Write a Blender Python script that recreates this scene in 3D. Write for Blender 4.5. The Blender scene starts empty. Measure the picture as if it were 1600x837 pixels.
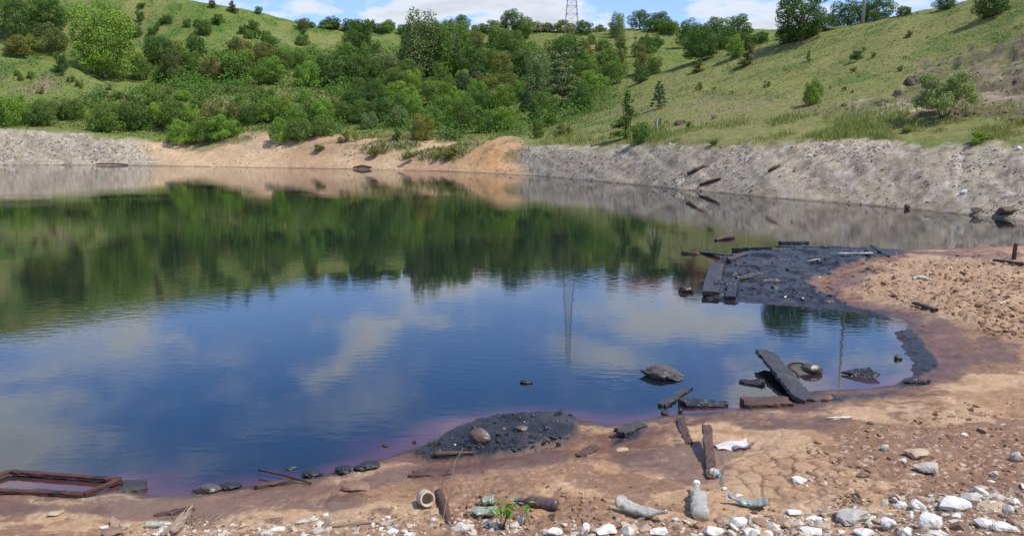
import bpy, math, random
import numpy as np
from mathutils import Vector, Matrix
from mathutils.bvhtree import BVHTree

random.seed(7); RNG = np.random.default_rng(7)
scene = bpy.context.scene
COL = scene.collection
R = math.radians

# ------------------------------------------------------------------ camera
CAM_H = 3.2
F_PX = 1256.0                      # focal length for a 1600 px wide frame
PITCH = R(8.9)
CP, SP = math.cos(PITCH), math.sin(PITCH)
cam_d = bpy.data.cameras.new("camera")
cam_d.sensor_width = 36.0
cam_d.lens = F_PX / 1600 * 36.0
cam_d.clip_start = 0.05
cam_d.clip_end = 3000
cam = bpy.data.objects.new("camera", cam_d)
COL.objects.link(cam)
cam.location = (0, 0, CAM_H)
cam.rotation_euler = (R(90) - PITCH, 0, 0)
scene.camera = cam

def ray(u, v):
    a, b = (u - 800) / F_PX, (418.5 - v) / F_PX
    return Vector((a, CP + b * SP, -SP + b * CP)).normalized()

def on_z(u, v, z=0.0):
    d = ray(u, v)
    k = (z - CAM_H) / d.z
    return Vector((d.x * k, d.y * k, z))

def dz_at(y, v):
    k = (418.5 - v) / F_PX
    return y * (k * CP - SP) / (CP + k * SP)

def project(x, y, z):
    dz = z - CAM_H
    dep = y * CP - dz * SP
    up = y * SP + dz * CP
    return 800 + F_PX * x / dep, 418.5 - F_PX * up / dep

# ------------------------------------------------------------------ noise
def _hash(ix, iy, seed):
    h = (ix.astype(np.int64) * 374761393 + iy.astype(np.int64) * 668265263 + seed * 974634777) & 0xffffffff
    h = ((h ^ (h >> 13)) * 1274126177) & 0xffffffff
    h = (h ^ (h >> 16)) & 0xffffffff
    return h.astype(np.float64) / 4294967295.0

def vnoise(x, y, seed=0):
    x0 = np.floor(x); y0 = np.floor(y)
    fx = x - x0; fy = y - y0
    fx = fx * fx * fx * (fx * (fx * 6 - 15) + 10); fy = fy * fy * fy * (fy * (fy * 6 - 15) + 10)
    a = _hash(x0, y0, seed); b = _hash(x0 + 1, y0, seed); c = _hash(x0, y0 + 1, seed); d = _hash(x0 + 1, y0 + 1, seed)
    return (a + (b - a) * fx) * (1 - fy) + (c + (d - c) * fx) * fy

def fbm(x, y, octv=4, seed=0, gain=0.5):
    s = 0; a = 1.0; tot = 0
    for i in range(octv):
        s = s + a * vnoise(x * 2 ** i + 17.3 * i, y * 2 ** i - 9.1 * i, seed + i); tot += a; a *= gain
    return s / tot

def voro(x, y, seed=0):
    """distance to the nearest cell border (F2-F1) and the cell id"""
    x0 = np.floor(x); y0 = np.floor(y)
    f1 = np.full(x.shape, 9.0); f2 = np.full(x.shape, 9.0); idn = np.zeros(x.shape)
    for dx in (-1, 0, 1):
        for dy in (-1, 0, 1):
            cx, cy = x0 + dx, y0 + dy
            px = cx + _hash(cx, cy, seed); py = cy + _hash(cx, cy, seed + 5)
            d = np.hypot(px - x, py - y)
            nearer = d < f1
            f2 = np.where(nearer, f1, np.minimum(f2, d)); f1 = np.where(nearer, d, f1)
            idn = np.where(nearer, _hash(cx, cy, seed + 9), idn)
    return f2 - f1, idn

def sstep(a, b, x):
    t = np.clip((x - a) / (b - a), 0, 1)
    return t * t * (3 - 2 * t)

def sdpoly(x, y, poly):
    """signed distance, negative inside"""
    d2 = np.full(x.shape, 1e18); inside = np.zeros(x.shape, bool)
    n = len(poly)
    for i in range(n):
        ax, ay = poly[i]; bx, by = poly[(i + 1) % n]
        ex, ey = bx - ax, by - ay
        t = np.clip(((x - ax) * ex + (y - ay) * ey) / (ex * ex + ey * ey + 1e-12), 0, 1)
        d2 = np.minimum(d2, (x - ax - t * ex) ** 2 + (y - ay - t * ey) ** 2)
        if ay != by:
            c = ((ay > y) != (by > y)) & (x < (bx - ax) * (y - ay) / (by - ay) + ax)
            inside ^= c
    d = np.sqrt(d2)
    return np.where(inside, -d, d)

# ------------------------------------------------------------------ mesh helpers
def np_mesh(name, verts, faces, smooth=True):
    verts = np.asarray(verts, dtype=np.float32); faces = np.asarray(faces, dtype=np.int32)
    me = bpy.data.meshes.new(name)
    me.vertices.add(len(verts)); me.vertices.foreach_set("co", verts.ravel())
    k = faces.shape[1]
    me.loops.add(faces.size); me.loops.foreach_set("vertex_index", faces.ravel())
    me.polygons.add(len(faces)); me.polygons.foreach_set("loop_start", np.arange(0, faces.size, k, dtype=np.int32))
    me.polygons.foreach_set("use_smooth", np.full(len(faces), smooth, dtype=bool))
    me.update(calc_edges=True)
    return me

def attr(me, name, vals):
    vals = np.asarray(vals, dtype=np.float32)
    if vals.ndim == 1:
        a = me.attributes.new(name, 'FLOAT', 'POINT'); a.data.foreach_set("value", vals)
    else:
        if vals.shape[1] == 3: vals = np.hstack([vals, np.ones((len(vals), 1), np.float32)])
        a = me.attributes.new(name, 'FLOAT_COLOR', 'POINT'); a.data.foreach_set("color", vals.ravel())

def grid_faces(nu, nv):
    i = np.arange(nu - 1)[:, None]; j = np.arange(nv - 1)[None, :]
    a = i * nv + j
    return np.stack([a, a + nv, a + nv + 1, a + 1], -1).reshape(-1, 4)

def link(name, me, mat=None, parent=None, loc=None, smooth=None):
    o = bpy.data.objects.new(name, me); COL.objects.link(o)
    if mat is not None and me is not None: me.materials.append(mat)
    if parent is not None: o.parent = parent
    if loc is not None: o.location = loc
    return o

def tag(o, label=None, cat=None, group=None, kind=None):
    if label: o["label"] = label
    if cat: o["category"] = cat
    if group: o["group"] = group
    if kind: o["kind"] = kind
    return o

def pymesh(name, verts, faces, smooth=True):
    me = bpy.data.meshes.new(name)
    me.from_pydata([tuple(v) for v in verts], [], faces)
    me.polygons.foreach_set("use_smooth", [smooth] * len(me.polygons))
    me.update()
    return me

# ------------------------------------------------------------------ material helpers
class NT:
    def __init__(s, name):
        s.m = bpy.data.materials.new(name); s.m.use_nodes = True
        s.t = s.m.node_tree; s.t.nodes.clear()
        s.out = s.n('ShaderNodeOutputMaterial')
    def n(s, typ, **kw):
        nd = s.t.nodes.new(typ)
        for k, v in kw.items(): setattr(nd, k, v)
        return nd
    def l(s, a, b): s.t.links.new(a, b)
    def set(s, sock, v):
        if hasattr(v, 'is_output'): s.l(v, sock)
        elif isinstance(v, (tuple, list)): sock.default_value = (*v, 1.0) if len(v) == 3 and len(sock.default_value) == 4 else v
        else: sock.default_value = v
    def math(s, op, a, b=0.0, c=0.0):
        nd = s.n('ShaderNodeMath', operation=op)
        for i, v in enumerate((a, b, c)): s.set(nd.inputs[i], v)
        return nd.outputs[0]
    def mix(s, f, a, b, blend='MIX'):
        nd = s.n('ShaderNodeMix', data_type='RGBA', blend_type=blend)
        s.set(nd.inputs['Factor'], f); s.set(nd.inputs[6], a); s.set(nd.inputs[7], b)
        return nd.outputs[2]
    def coord(s, out='Object', scale=None):
        c = s.n('ShaderNodeTexCoord').outputs[out]
        if scale:
            m = s.n('ShaderNodeMapping'); s.l(c, m.inputs[0]); m.inputs['Scale'].default_value = scale; c = m.outputs[0]
        return c
    def noise(s, vec, scale, detail=4, rough=0.55, out=0):
        nd = s.n('ShaderNodeTexNoise'); s.l(vec, nd.inputs['Vector'])
        nd.inputs['Scale'].default_value = scale; nd.inputs['Detail'].default_value = detail; nd.inputs['Roughness'].default_value = rough
        return nd.outputs[out]
    def ramp(s, f, stops):
        nd = s.n('ShaderNodeValToRGB'); s.l(f, nd.inputs[0])
        e = nd.color_ramp.elements
        while len(e) < len(stops): e.new(0.5)
        for el, (p, c) in zip(e, stops):
            el.position = p; el.color = (*c, 1) if isinstance(c, (tuple, list)) else (c, c, c, 1)
        return nd.outputs[0]
    def attr(s, name, out='Fac'):
        return s.n('ShaderNodeAttribute', attribute_name=name).outputs[out]
    def bump(s, h, strength, dist):
        nd = s.n('ShaderNodeBump'); s.l(h, nd.inputs['Height'])
        nd.inputs['Strength'].default_value = strength; nd.inputs['Distance'].default_value = dist
        return nd.outputs[0]
    def principled(s, color, rough=0.8, spec=0.3, normal=None, metal=0.0, **kw):
        p = s.n('ShaderNodeBsdfPrincipled')
        s.set(p.inputs['Base Color'], color); s.set(p.inputs['Roughness'], rough)
        p.inputs['Specular IOR Level'].default_value = spec; p.inputs['Metallic'].default_value = metal
        for k, v in kw.items(): s.set(p.inputs[k.replace('_', ' ')], v)
        if normal is not None: s.l(normal, p.inputs['Normal'])
        s.l(p.outputs[0], s.out.inputs[0])
        return p

def rough_mat(name, c1, c2, scale=6, rough=0.8, spec=0.3, bstr=0.5, bdist=0.02, bscale=40, c3=None, coord='Object', stretch=None, tint=0.0, metal=0.0):
    m = NT(name); v = m.coord(coord, stretch)
    f = m.ramp(m.noise(v, scale, 6, 0.6), [(0.3, 0.0), (0.7, 1.0)])
    col = m.mix(f, c1, c2)
    if c3 is not None:
        f2 = m.ramp(m.noise(v, scale * 0.45, 5, 0.65), [(0.52, 0.0), (0.66, 1.0)])
        col = m.mix(f2, col, c3)
    h = m.noise(v, bscale, 6, 0.65)
    m.principled(col, rough, spec, m.bump(h, bstr, bdist), metal)
    return m.m

# ------------------------------------------------------------------ sun and sky
SUN_EL, SUN_AZ = R(57), R(114)      # azimuth clockwise from +Y: from the right, a little behind the camera
sd_vec = Vector((math.sin(SUN_AZ) * math.cos(SUN_EL), math.cos(SUN_AZ) * math.cos(SUN_EL), math.sin(SUN_EL)))
sl = bpy.data.lights.new("sun", 'SUN'); sl.energy = 4.4; sl.angle = R(0.5); sl.color = (1.0, 0.955, 0.89)
so = bpy.data.objects.new("sun", sl); COL.objects.link(so)
so.rotation_euler = (-sd_vec).to_track_quat('-Z', 'Y').to_euler()
so.location = (60, -30, 90)

world = bpy.data.worlds.new("World"); scene.world = world; world.use_nodes = True
wt = world.node_tree; wt.nodes.clear()
def wn(t, **kw):
    nd = wt.nodes.new(t)
    for k, v in kw.items(): setattr(nd, k, v)
    return nd
def wm(op, a, b=0.0, c=0.0, clamp=False):
    nd = wn('ShaderNodeMath', operation=op, use_clamp=clamp)
    for i, v in enumerate((a, b, c)):
        if hasattr(v, 'is_output'): wt.links.new(v, nd.inputs[i])
        else: nd.inputs[i].default_value = v
    return nd.outputs[0]
sky = wn('ShaderNodeTexSky', sky_type='NISHITA', sun_disc=False, sun_elevation=SUN_EL, sun_rotation=SUN_AZ)
sky.air_density = 1.0; sky.dust_density = 0.6; sky.ozone_density = 3.0; sky.altitude = 300
tc = wn('ShaderNodeTexCoord')
sep = wn('ShaderNodeSeparateXYZ'); wt.links.new(tc.outputs['Generated'], sep.inputs[0])
zz = wm('MAXIMUM', sep.outputs[2], 0.0)
den = wm('ADD', zz, 0.20)
comb = wn('ShaderNodeCombineXYZ')
wt.links.new(wm('DIVIDE', sep.outputs[0], den), comb.inputs[0]); wt.links.new(wm('DIVIDE', sep.outputs[1], den), comb.inputs[1])
comb.inputs[2].default_value = 5.2
n1 = wn('ShaderNodeTexNoise'); wt.links.new(comb.outputs[0], n1.inputs['Vector'])
n1.inputs['Scale'].default_value = 2.3; n1.inputs['Detail'].default_value = 9; n1.inputs['Roughness'].default_value = 0.58; n1.inputs['Distortion'].default_value = 0.25
bias = wm('MULTIPLY', wm('SUBTRACT', 1.75, wm('MULTIPLY', zz, 5.8), 0, True), 0.14)       # more cloud towards the horizon
dens = wm('ADD', n1.outputs[0], bias)
cov = wn('ShaderNodeMapRange', interpolation_type='SMOOTHSTEP'); wt.links.new(dens, cov.inputs[0])
cov.inputs[1].default_value = 0.525; cov.inputs[2].default_value = 0.70
# thin veil
n2 = wn('ShaderNodeTexNoise'); wt.links.new(comb.outputs[0], n2.inputs['Vector'])
n2.inputs['Scale'].default_value = 2.4; n2.inputs['Detail'].default_value = 6; n2.inputs['Roughness'].default_value = 0.6
veil = wn('ShaderNodeMapRange', interpolation_type='SMOOTHSTEP'); wt.links.new(n2.outputs[0], veil.inputs[0])
veil.inputs[1].default_value = 0.40; veil.inputs[2].default_value = 0.66; veil.inputs[4].default_value = 0.48
covt = wm('MAXIMUM', wm('MAXIMUM', cov.outputs[0], veil.outputs[0]), wm('MULTIPLY', bias, 2.1))
# cloud brightness: white tops, greyer thick middles
thick = wn('ShaderNodeMapRange'); wt.links.new(dens, thick.inputs[0])
thick.inputs[1].default_value = 0.58; thick.inputs[2].default_value = 0.80; thick.inputs[3].default_value = 1.0; thick.inputs[4].default_value = 0.72
cc = wn('ShaderNodeVectorMath', operation='SCALE'); cc.inputs[0].default_value = (6.7, 7.2, 8.1); wt.links.new(thick.outputs[0], cc.inputs['Scale'])
mx = wn('ShaderNodeMix', data_type='RGBA')
deep = wn('ShaderNodeVectorMath', operation='MULTIPLY'); wt.links.new(sky.outputs[0], deep.inputs[0]); deep.inputs[1].default_value = (0.72, 1.06, 1.56)
wt.links.new(covt, mx.inputs['Factor']); wt.links.new(deep.outputs[0], mx.inputs[6]); wt.links.new(cc.outputs[0], mx.inputs[7])
bg = wn('ShaderNodeBackground'); bg.inputs['Strength'].default_value = 0.12
wt.links.new(mx.outputs[2], bg.inputs[0])
wo = wn('ShaderNodeOutputWorld'); wt.links.new(bg.outputs[0], wo.inputs[0])

scene.view_settings.view_transform = 'Standard'; scene.view_settings.look = 'None'
scene.view_settings.exposure = 0.18; scene.view_settings.gamma = 1.0
scene.render.engine = 'CYCLES'
scene.cycles.max_bounces = 6; scene.cycles.transparent_max_bounces = 8
scene.cycles.use_denoising = True

# ------------------------------------------------------------------ the lake outline (shore at z = 0)
NEAR_SHORE_PX = [(1600,383),(1540,386),(1430,391),(1400,391),(1300,387),(1200,389),(1160,393),(1130,402),(1112,420),(1104,445),
  (1112,462),(1145,468),(1200,471),(1280,477),(1370,487),(1408,497),(1422,508),(1408,520),(1412,535),(1440,556),(1442,572),(1430,585),(1400,598),
  (1360,607),(1300,609),(1265,612),(1250,626),(1180,636),(1120,641),(1062,646),(1010,655),(970,662),(945,663),(920,657),(880,650),(830,647),
  (770,655),(700,673),(655,697),(600,716),(560,726),(500,744),(450,752),(400,757),(340,764),(290,773),(235,774),(185,764),(150,772),(60,764),(0,768)]
near_shore = [on_z(u, v)[:2] for u, v in NEAR_SHORE_PX]
FAR_SHORE_PX = [(0,258),(100,258),(200,258.5),(400,262),(565,264.5),(700,268),(830,274.5),(950,285),(1060,296),(1200,309),(1400,325),(1530,338),(1600,345)]
far_shore = [on_z(u, v)[:2] for u, v in FAR_SHORE_PX]
LAKE = [(-200, 112)] + [tuple(p) for p in far_shore] + [(21.8, 29), (22.4, 26), (22.6, 23.8), (20.5, 23.4)] + [tuple(p) for p in near_shore] + [(-7.5, 7.2), (-12, 7.6), (-30, 9), (-200, 12)]

def px_poly(pts): return [tuple(on_z(u, v, 0.1)[:2]) for u, v in pts]
TAR = [px_poly(p) for p in (
  [(648,698),(700,671),(770,653),(830,645),(893,650),(908,660),(896,684),(820,706),(740,713),(690,713)],
  [(1100,450),(1108,412),(1150,394),(1200,387),(1300,385),(1400,390),(1424,396),(1370,409),(1310,424),(1275,446),(1290,462),(1340,474),(1400,487),(1400,494),(1280,479),(1190,473),(1106,466)],
  [(1408,512),(1424,506),(1446,536),(1462,556),(1452,574),(1432,590),(1400,603),(1436,572),(1440,556),(1414,534)],
  [(962,690),(962,662),(1000,653),(1048,648),(1010,668),(990,684)],
  [(1255,622),(1300,612),(1380,610),(1300,620)])]
WETZ = [px_poly(p) for p in (
  [(1395,480),(1440,478),(1500,508),(1560,532),(1600,545),(1600,566),(1530,566),(1455,588),(1380,612),(1290,616),(1390,590),(1430,556)],
  [(1270,480),(1290,440),(1340,425),(1390,430),(1330,450),(1330,470),(1430,500),(1410,505)],
  [(1420,392),(1520,388),(1600,400),(1600,412),(1500,408)],
  [(1040,690),(1115,680),(1180,700),(1120,752),(1040,745),(930,720),(990,695)],
  [(640,718),(760,716),(900,700),(880,722),(740,735),(560,790),(400,790),(500,760)],
  [(0,772),(180,772),(400,762),(560,738),(560,772),(300,805),(60,800),(0,790)],
  [(1150,650),(1300,640),(1330,652),(1280,668),(1180,664)])]
CLOD = [px_poly(p) for p in ([(1320,440),(1390,412),(1500,395),(1600,395),(1600,545),(1560,525),(1480,500),(1400,480),(1330,470)],)]
CRACK = [px_poly(p) for p in ([(1120,735),(1160,700),(1240,695),(1330,720),(1350,750),(1290,775),(1200,785),(1140,765)],)]
ROUGH = [px_poly(p) for p in ([(1290,690),(1400,655),(1600,690),(1600,840),(1380,840),(1250,800)], [(180,830),(560,800),(760,800),(760,850),(180,850)])]

def poly_mask(x, y, polys, soft, amp, seed):
    d = np.full(x.shape, 99.0)
    for p in polys: d = np.minimum(d, sdpoly(x, y, p))
    d = d + (fbm(x * 1.7, y * 1.7, 4, seed) - 0.5) * amp * (0.35 + 0.05 * y)
    return 1 - sstep(-soft, soft, d / (0.35 + 0.06 * y)), d

def near_height(x, y):
    """ground height of the near shore and its albedo"""
    x = np.asarray(x, float); y = np.asarray(y, float)
    sd = sdpoly(x, y, LAKE)
    sd = sd + (fbm(x * 1.3, y * 1.3, 4, 3) - 0.5) * 0.035 * (2 + 0.35 * np.clip(y, 0, 40)) * 0.6
    up = np.clip(sd, 0, None)
    h = 0.075 * (1 - np.exp(-up / 1.3)) + 0.030 * np.minimum(up, 7)
    h = np.where(sd < 0, 0.16 * np.maximum(sd, -6), h)
    emb = np.clip(6.35 - y + 0.25 * (fbm(x * 0.8, y * 0.8, 3, 8) - 0.5), 0, None)
    h = h + 0.20 * emb * emb / (emb + 0.5) + 0.09 * emb * 0
    land = sstep(-0.05, 0.3, sd)
    tar, dtar = poly_mask(x, y, TAR, 0.06, 0.5, 21)
    wetz, _ = poly_mask(x, y, WETZ, 0.16, 0.55, 22)
    clod, _ = poly_mask(x, y, CLOD, 0.4, 0.8, 23)
    rough, _ = poly_mask(x, y, ROUGH, 0.5, 0.9, 24)
    crack, _ = poly_mask(x, y, CRACK, 0.5, 0.9, 25)
    # relief
    big = fbm(x * 0.55, y * 0.55, 3, 31) - 0.5
    mid = fbm(x * 2.3, y * 2.3, 4, 32) - 0.5
    fine = fbm(x * 9, y * 9, 4, 33) - 0.5
    h = h + land * (0.09 * big + 0.060 * mid * (1 + 0.8 * clod) + 0.022 * fine * (1 + 1.6 * rough + 2.2 * clod))
    # dried crust: low steps with sharp edges
    q = fbm(x * 1.6 + 5, y * 2.4, 4, 34) * 9
    st = np.floor(q) + sstep(0.0, 0.22, q - np.floor(q))
    crustm = land * (1 - tar) * (1 - 0.8 * wetz) * sstep(0.45, 0.56, fbm(x * 0.9, y * 0.9, 3, 35) + 0.10 * rough)
    h = h + 0.024 * (st - q) * crustm
    # clods
    v1, id1 = voro(x * 4.2 + 0.6 * fbm(x * 5, y * 5, 2, 44), y * 4.2, 41)
    h = h + clod * sstep(0.05, 0.4, v1) * id1 * 0.085 * sstep(0.4, 0.62, fbm(x * 1.1, y * 1.1, 3, 43))
    # tar lumps
    v2, id2 = voro(x * 5.5 + fbm(x * 3, y * 3, 2, 46), y * 5.5, 45)
    v3, id3 = voro(x * 15 + fbm(x * 9, y * 9, 2, 46), y * 15, 47)
    mound = np.zeros_like(x)
    for (u, v, rx, ry, hh) in ((785, 672, 0.75, 0.55, 0.12), (860, 668, 0.5, 0.45, 0.07)):
        p = on_z(u, v, 0.1); mound = mound + hh * np.exp(-((x - p.x) / rx) ** 2 - ((y - p.y) / ry) ** 2)
    v4, id4 = voro(x * 1.7 + fbm(x * 1.5, y * 1.5, 2, 48), y * 1.7, 49)
    h = h + tar * (0.02 + mound + 0.026 * id2 * sstep(0, 0.25, v2) + 0.011 * id3 * sstep(0, 0.3, v3) + sstep(12, 18, y) * 0.10 * id4 * sstep(0, 0.3, v4))
    # mud cracks
    xx = x * 5.0 + 0.7 * fbm(x * 4, y * 4, 3, 52); yy = y * 5.0 + 0.5 * fbm(x * 4 + 9, y * 4, 3, 53)
    vc, idc = voro(xx, yy, 51)
    ck = crack * (1 - sstep(0.02, 0.13, vc))
    h = h - 0.020 * ck + crack * 0.008 * (idc - 0.5)
    # rivulets
    dgul = np.abs(fbm(x * 0.9 + 3, y * 0.9, 3, 61) - 0.5)
    gul = land * (1 - sstep(0.004, 0.02, dgul)) * (1 - tar)
    h = h - 0.012 * gul
    # ---------------- albedo
    n1_ = fbm(x * 1.15, y * 1.9, 5, 71); n2_ = fbm(x * 4.5, y * 7, 4, 72); n3_ = fbm(x * 26, y * 26, 3, 73); n4_ = fbm(x * 0.45, y * 0.6, 3, 74)
    pale = np.array([0.48, 0.302, 0.168]); tan = np.array([0.365, 0.205, 0.104]); brown = np.array([0.225, 0.116, 0.066]); dark = np.array([0.085, 0.046, 0.036])
    f1 = sstep(0.41, 0.54, n1_ + 0.35 * (n2_ - 0.5))[:, None]
    c = tan * (1 - f1) + pale * f1
    f2 = sstep(0.50, 0.57, fbm(x * 0.8 + 40, y * 1.1, 5, 75) + 0.4 * (n2_ - 0.5))[:, None]
    c = c * (1 - 0.85 * f2) + brown * 0.85 * f2
    fcr = (crustm * sstep(0.3, 0.9, q - np.floor(q)))[:, None] * 0.35
    c = c * (1 - fcr) + pale * 1.05 * fcr
    fcl = (clod * 0.75)[:, None]
    clc = np.array([0.37, 0.238, 0.142]) * (0.75 + 0.5 * n2_[:, None])
    c = c * (1 - fcl) + clc * fcl
    # pebbly grit
    peb = sstep(0.66, 0.74, n3_)[:, None] * (0.25 + 0.5 * rough[:, None]) * (1 - wetz[:, None])
    c = c * (1 - peb) + np.array([0.55, 0.45, 0.34]) * peb
    c = c * (0.78 + 0.44 * n3_[:, None])
    w = np.clip(np.maximum((1 - sstep(0.12, 0.50 + 0.02 * np.clip(y, 0, 40), sd + 0.9 * (n1_ - 0.5) + 0.6 * (n2_ - 0.5) + 0.25 * (n3_ - 0.5))), sstep(0.40, 0.95, wetz + 1.5 * (n2_ - 0.5) + 0.9 * (n3_ - 0.5) + 1.2 * (n1_ - 0.5))), 0, 1)
    wc = dark * (0.7 + 0.7 * n2_[:, None]) + np.array([0.03, 0.004, 0.006]) * sstep(0.4, 0.7, n4_)[:, None]
    c = c * (1 - 0.74 * w[:, None]) + wc * 0.74 * w[:, None]
    plate = (crack * (1 - ck) * 0.5)[:, None]; c = c * (1 - plate) + (pale * 0.92) * (0.8 + 0.4 * idc[:, None]) * plate
    ckc = (ck * 0.92)[:, None]
    c = c * (1 - ckc) + np.array([0.12, 0.07, 0.05]) * ckc
    marg = (1 - sstep(0.0, 0.35 + 0.018 * np.clip(y, 0, 40), dtar + 1.1 * (n2_ - 0.5) + 0.5 * (n1_ - 0.5)))[:, None] * 0.75
    c = c * (1 - marg) + np.array([0.115, 0.050, 0.036]) * (0.6 + 0.8 * n2_[:, None]) * marg
    tarc = np.array([0.022, 0.021, 0.022]) * (0.7 + 0.8 * n2_[:, None]) + np.array([0.03, 0.02, 0.015]) * sstep(0.62, 0.75, n1_)[:, None]
    edge = (1 - sstep(0.0, 0.10 + 0.012 * np.clip(y, 0, 30), sd + 0.12 * (n2_ - 0.5)))
    tt = np.clip(np.maximum(tar, 0.75 * edge), 0, 1)
    c = c * (1 - tt[:, None]) + tarc * tt[:, None]
    wetness = np.clip(np.maximum(tt, 0.7 * w), 0, 1)
    return h, c, wetness, sd

# ------------------------------------------------------------------ near shore mesh
def ground_material(name):
    m = NT(name); v = m.coord('Object')
    col = m.attr('albedo', 'Color'); wet = m.attr('wet')
    g = m.noise(v, 55, 5, 0.7)
    col2 = m.mix(1.0, col, m.ramp(g, [(0.25, 0.72), (0.75, 1.22)]), 'MULTIPLY')
    h = m.math('ADD', m.math('MULTIPLY', m.noise(v, 24, 6, 0.65), 0.6), m.math('MULTIPLY', m.noise(v, 95, 4, 0.7), 0.4))
    rgh = m.math('SUBTRACT', 0.92, m.math('MULTIPLY', wet, 0.66))
    h = m.math('MULTIPLY', h, m.math('SUBTRACT', 1.0, m.math('MULTIPLY', wet, 0.62)))
    m.principled(col2, rgh, 0.45, m.bump(h, 0.9, 0.035))
    return m.m
M_GROUND = ground_material("shore_mud_and_tar")

def near_patch(name, tvals, yvals):
    T, Y = np.meshgrid(tvals, yvals, indexing='ij'); X = T * Y
    x, y = X.ravel(), Y.ravel()
    h, c, w, sd = near_height(x, y)
    faces = grid_faces(len(tvals), len(yvals))
    keep = (h[faces].max(1) > -0.22)
    faces = faces[keep]
    used = np.unique(faces); remap = np.full(len(x), -1); remap[used] = np.arange(len(used))
    me = np_mesh(name, np.stack([x, y, h], 1)[used], remap[faces])
    attr(me, 'albedo', c[used]); attr(me, 'wet', w[used])
    o = link(name, me, M_GROUND)
    return o, (x, y, h)

t_near = np.linspace(-0.85, 1.12, 860)
y_near = np.exp(np.linspace(math.log(4.6), math.log(31.0), 620))
shore_obj, (nx_, ny_, nh_) = near_patch("mud_shore", t_near, y_near)
tag(shore_obj, "tan and brown mud shore with black tar patches in front of the pond", "ground", kind="structure")
# the bank the photographer stands on (mostly out of frame)
xb = np.linspace(-60, 40, 260); yb = np.linspace(-30, 4.75, 120)
XB, YB = np.meshgrid(xb, yb, indexing='ij')
hb, cb, wb, _ = near_height(XB.ravel(), YB.ravel())
hb = np.minimum(hb, 1.62 + 0.05 * (fbm(XB.ravel(), YB.ravel(), 3, 5) - 0.5)) - 0.02
me = np_mesh("embankment_ground", np.stack([XB.ravel(), YB.ravel(), hb], 1), grid_faces(260, 120))
attr(me, 'albedo', cb); attr(me, 'wet', wb)
tag(link("embankment_ground", me, M_GROUND), "stony tan embankment the pond is seen from", "ground", kind="structure")

# coarse tree for placing things on the near ground
st_ = 2
nh2 = nh_.reshape(len(t_near), len(y_near))[::st_, ::st_]; nx2 = nx_.reshape(len(t_near), len(y_near))[::st_, ::st_]; ny2 = ny_.reshape(len(t_near), len(y_near))[::st_, ::st_]
NEAR_BVH = BVHTree.FromPolygons(np.stack([nx2.ravel(), ny2.ravel(), nh2.ravel()], 1).tolist(), grid_faces(*nh2.shape).tolist())

# ------------------------------------------------------------------ far banks and hills
COLS = [  # u at the horizon, then (y, v) for: shore, rim, ledge, slope, crest, dip, upper slope, ridge
 (-1400, [(70,0),(76,196),(80,186),(92,110),(108,0),(118,-20),(130,-60),(150,-100)]),
 (-500, [(112,0),(119,198),(124,188),(134,140),(150,60),(158,58),(175,-20),(190,-60)]),
 (0,    [(112,0),(119,201),(124,191),(134,140),(146,88),(156,104),(172,30),(195,-60)]),
 (100,  [(112,0),(118,205),(123,195),(133,148),(143,93),(155,112),(175,48),(200,-40)]),
 (215,  [(111,0),(118,216),(124,208),(133,178),(139,152),(150,158),(178,74),(200,-15)]),
 (300,  [(110,0),(119,224),(125,212),(135,180),(147,146),(158,125),(180,60),(200,2)]),
 (400,  [(105,0),(114,214),(122,206),(135,172),(150,140),(165,115),(185,60),(205,20)]),
 (500,  [(101,0),(110,212),(120,204),(135,170),(152,135),(170,110),(195,65),(215,42)]),
 (600,  [(95,0),(105,214),(116,206),(135,172),(155,142),(178,110),(205,70),(230,47)]),
 (700,  [(88,0),(98,218),(110,208),(132,180),(155,150),(180,118),(208,75),(235,50)]),
 (800,  [(78.5,0),(88,226),(98,212),(120,192),(145,168),(175,130),(205,80),(240,49)]),
 (860,  [(72.5,0),(80,228),(88,214),(103,190),(118,172),(150,150),(195,90),(240,50)]),
 (950,  [(64,0),(73,226),(78,214),(95,176),(116,140),(140,145),(190,90),(240,50)]),
 (1060, [(54,0),(61.5,226),(64,212),(88,152),(118,98),(138,115),(190,80),(240,48)]),
 (1200, [(46,0),(53.5,221),(57,206),(80,130),(112,65),(135,85),(190,70),(240,52)]),
 (1400, [(39,0),(46.2,217),(49.5,195),(66,110),(95,24),(120,40),(180,50),(240,52)]),
 (1600, [(32.8,0),(40,218),(43,194),(55,100),(80,-25),(105,-10),(170,40),(240,50)]),
 (1900, [(25.5,0),(31.8,217),(34.5,188),(42,80),(62,-100),(85,-60),(150,20),(240,50)]),
 (2300, [(19,0),(22.5,216),(26,186),(34,60),(50,-160),(72,-90),(130,0),(240,50)]),
 (3000, [(13,0),(15.5,214),(18,182),(24,20),(36,-260),(52,-160),(100,-30),(220,40)]),
]
NODE_SUB = [4, 44, 14, 46, 60, 26, 46, 40, 10, 5]
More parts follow.
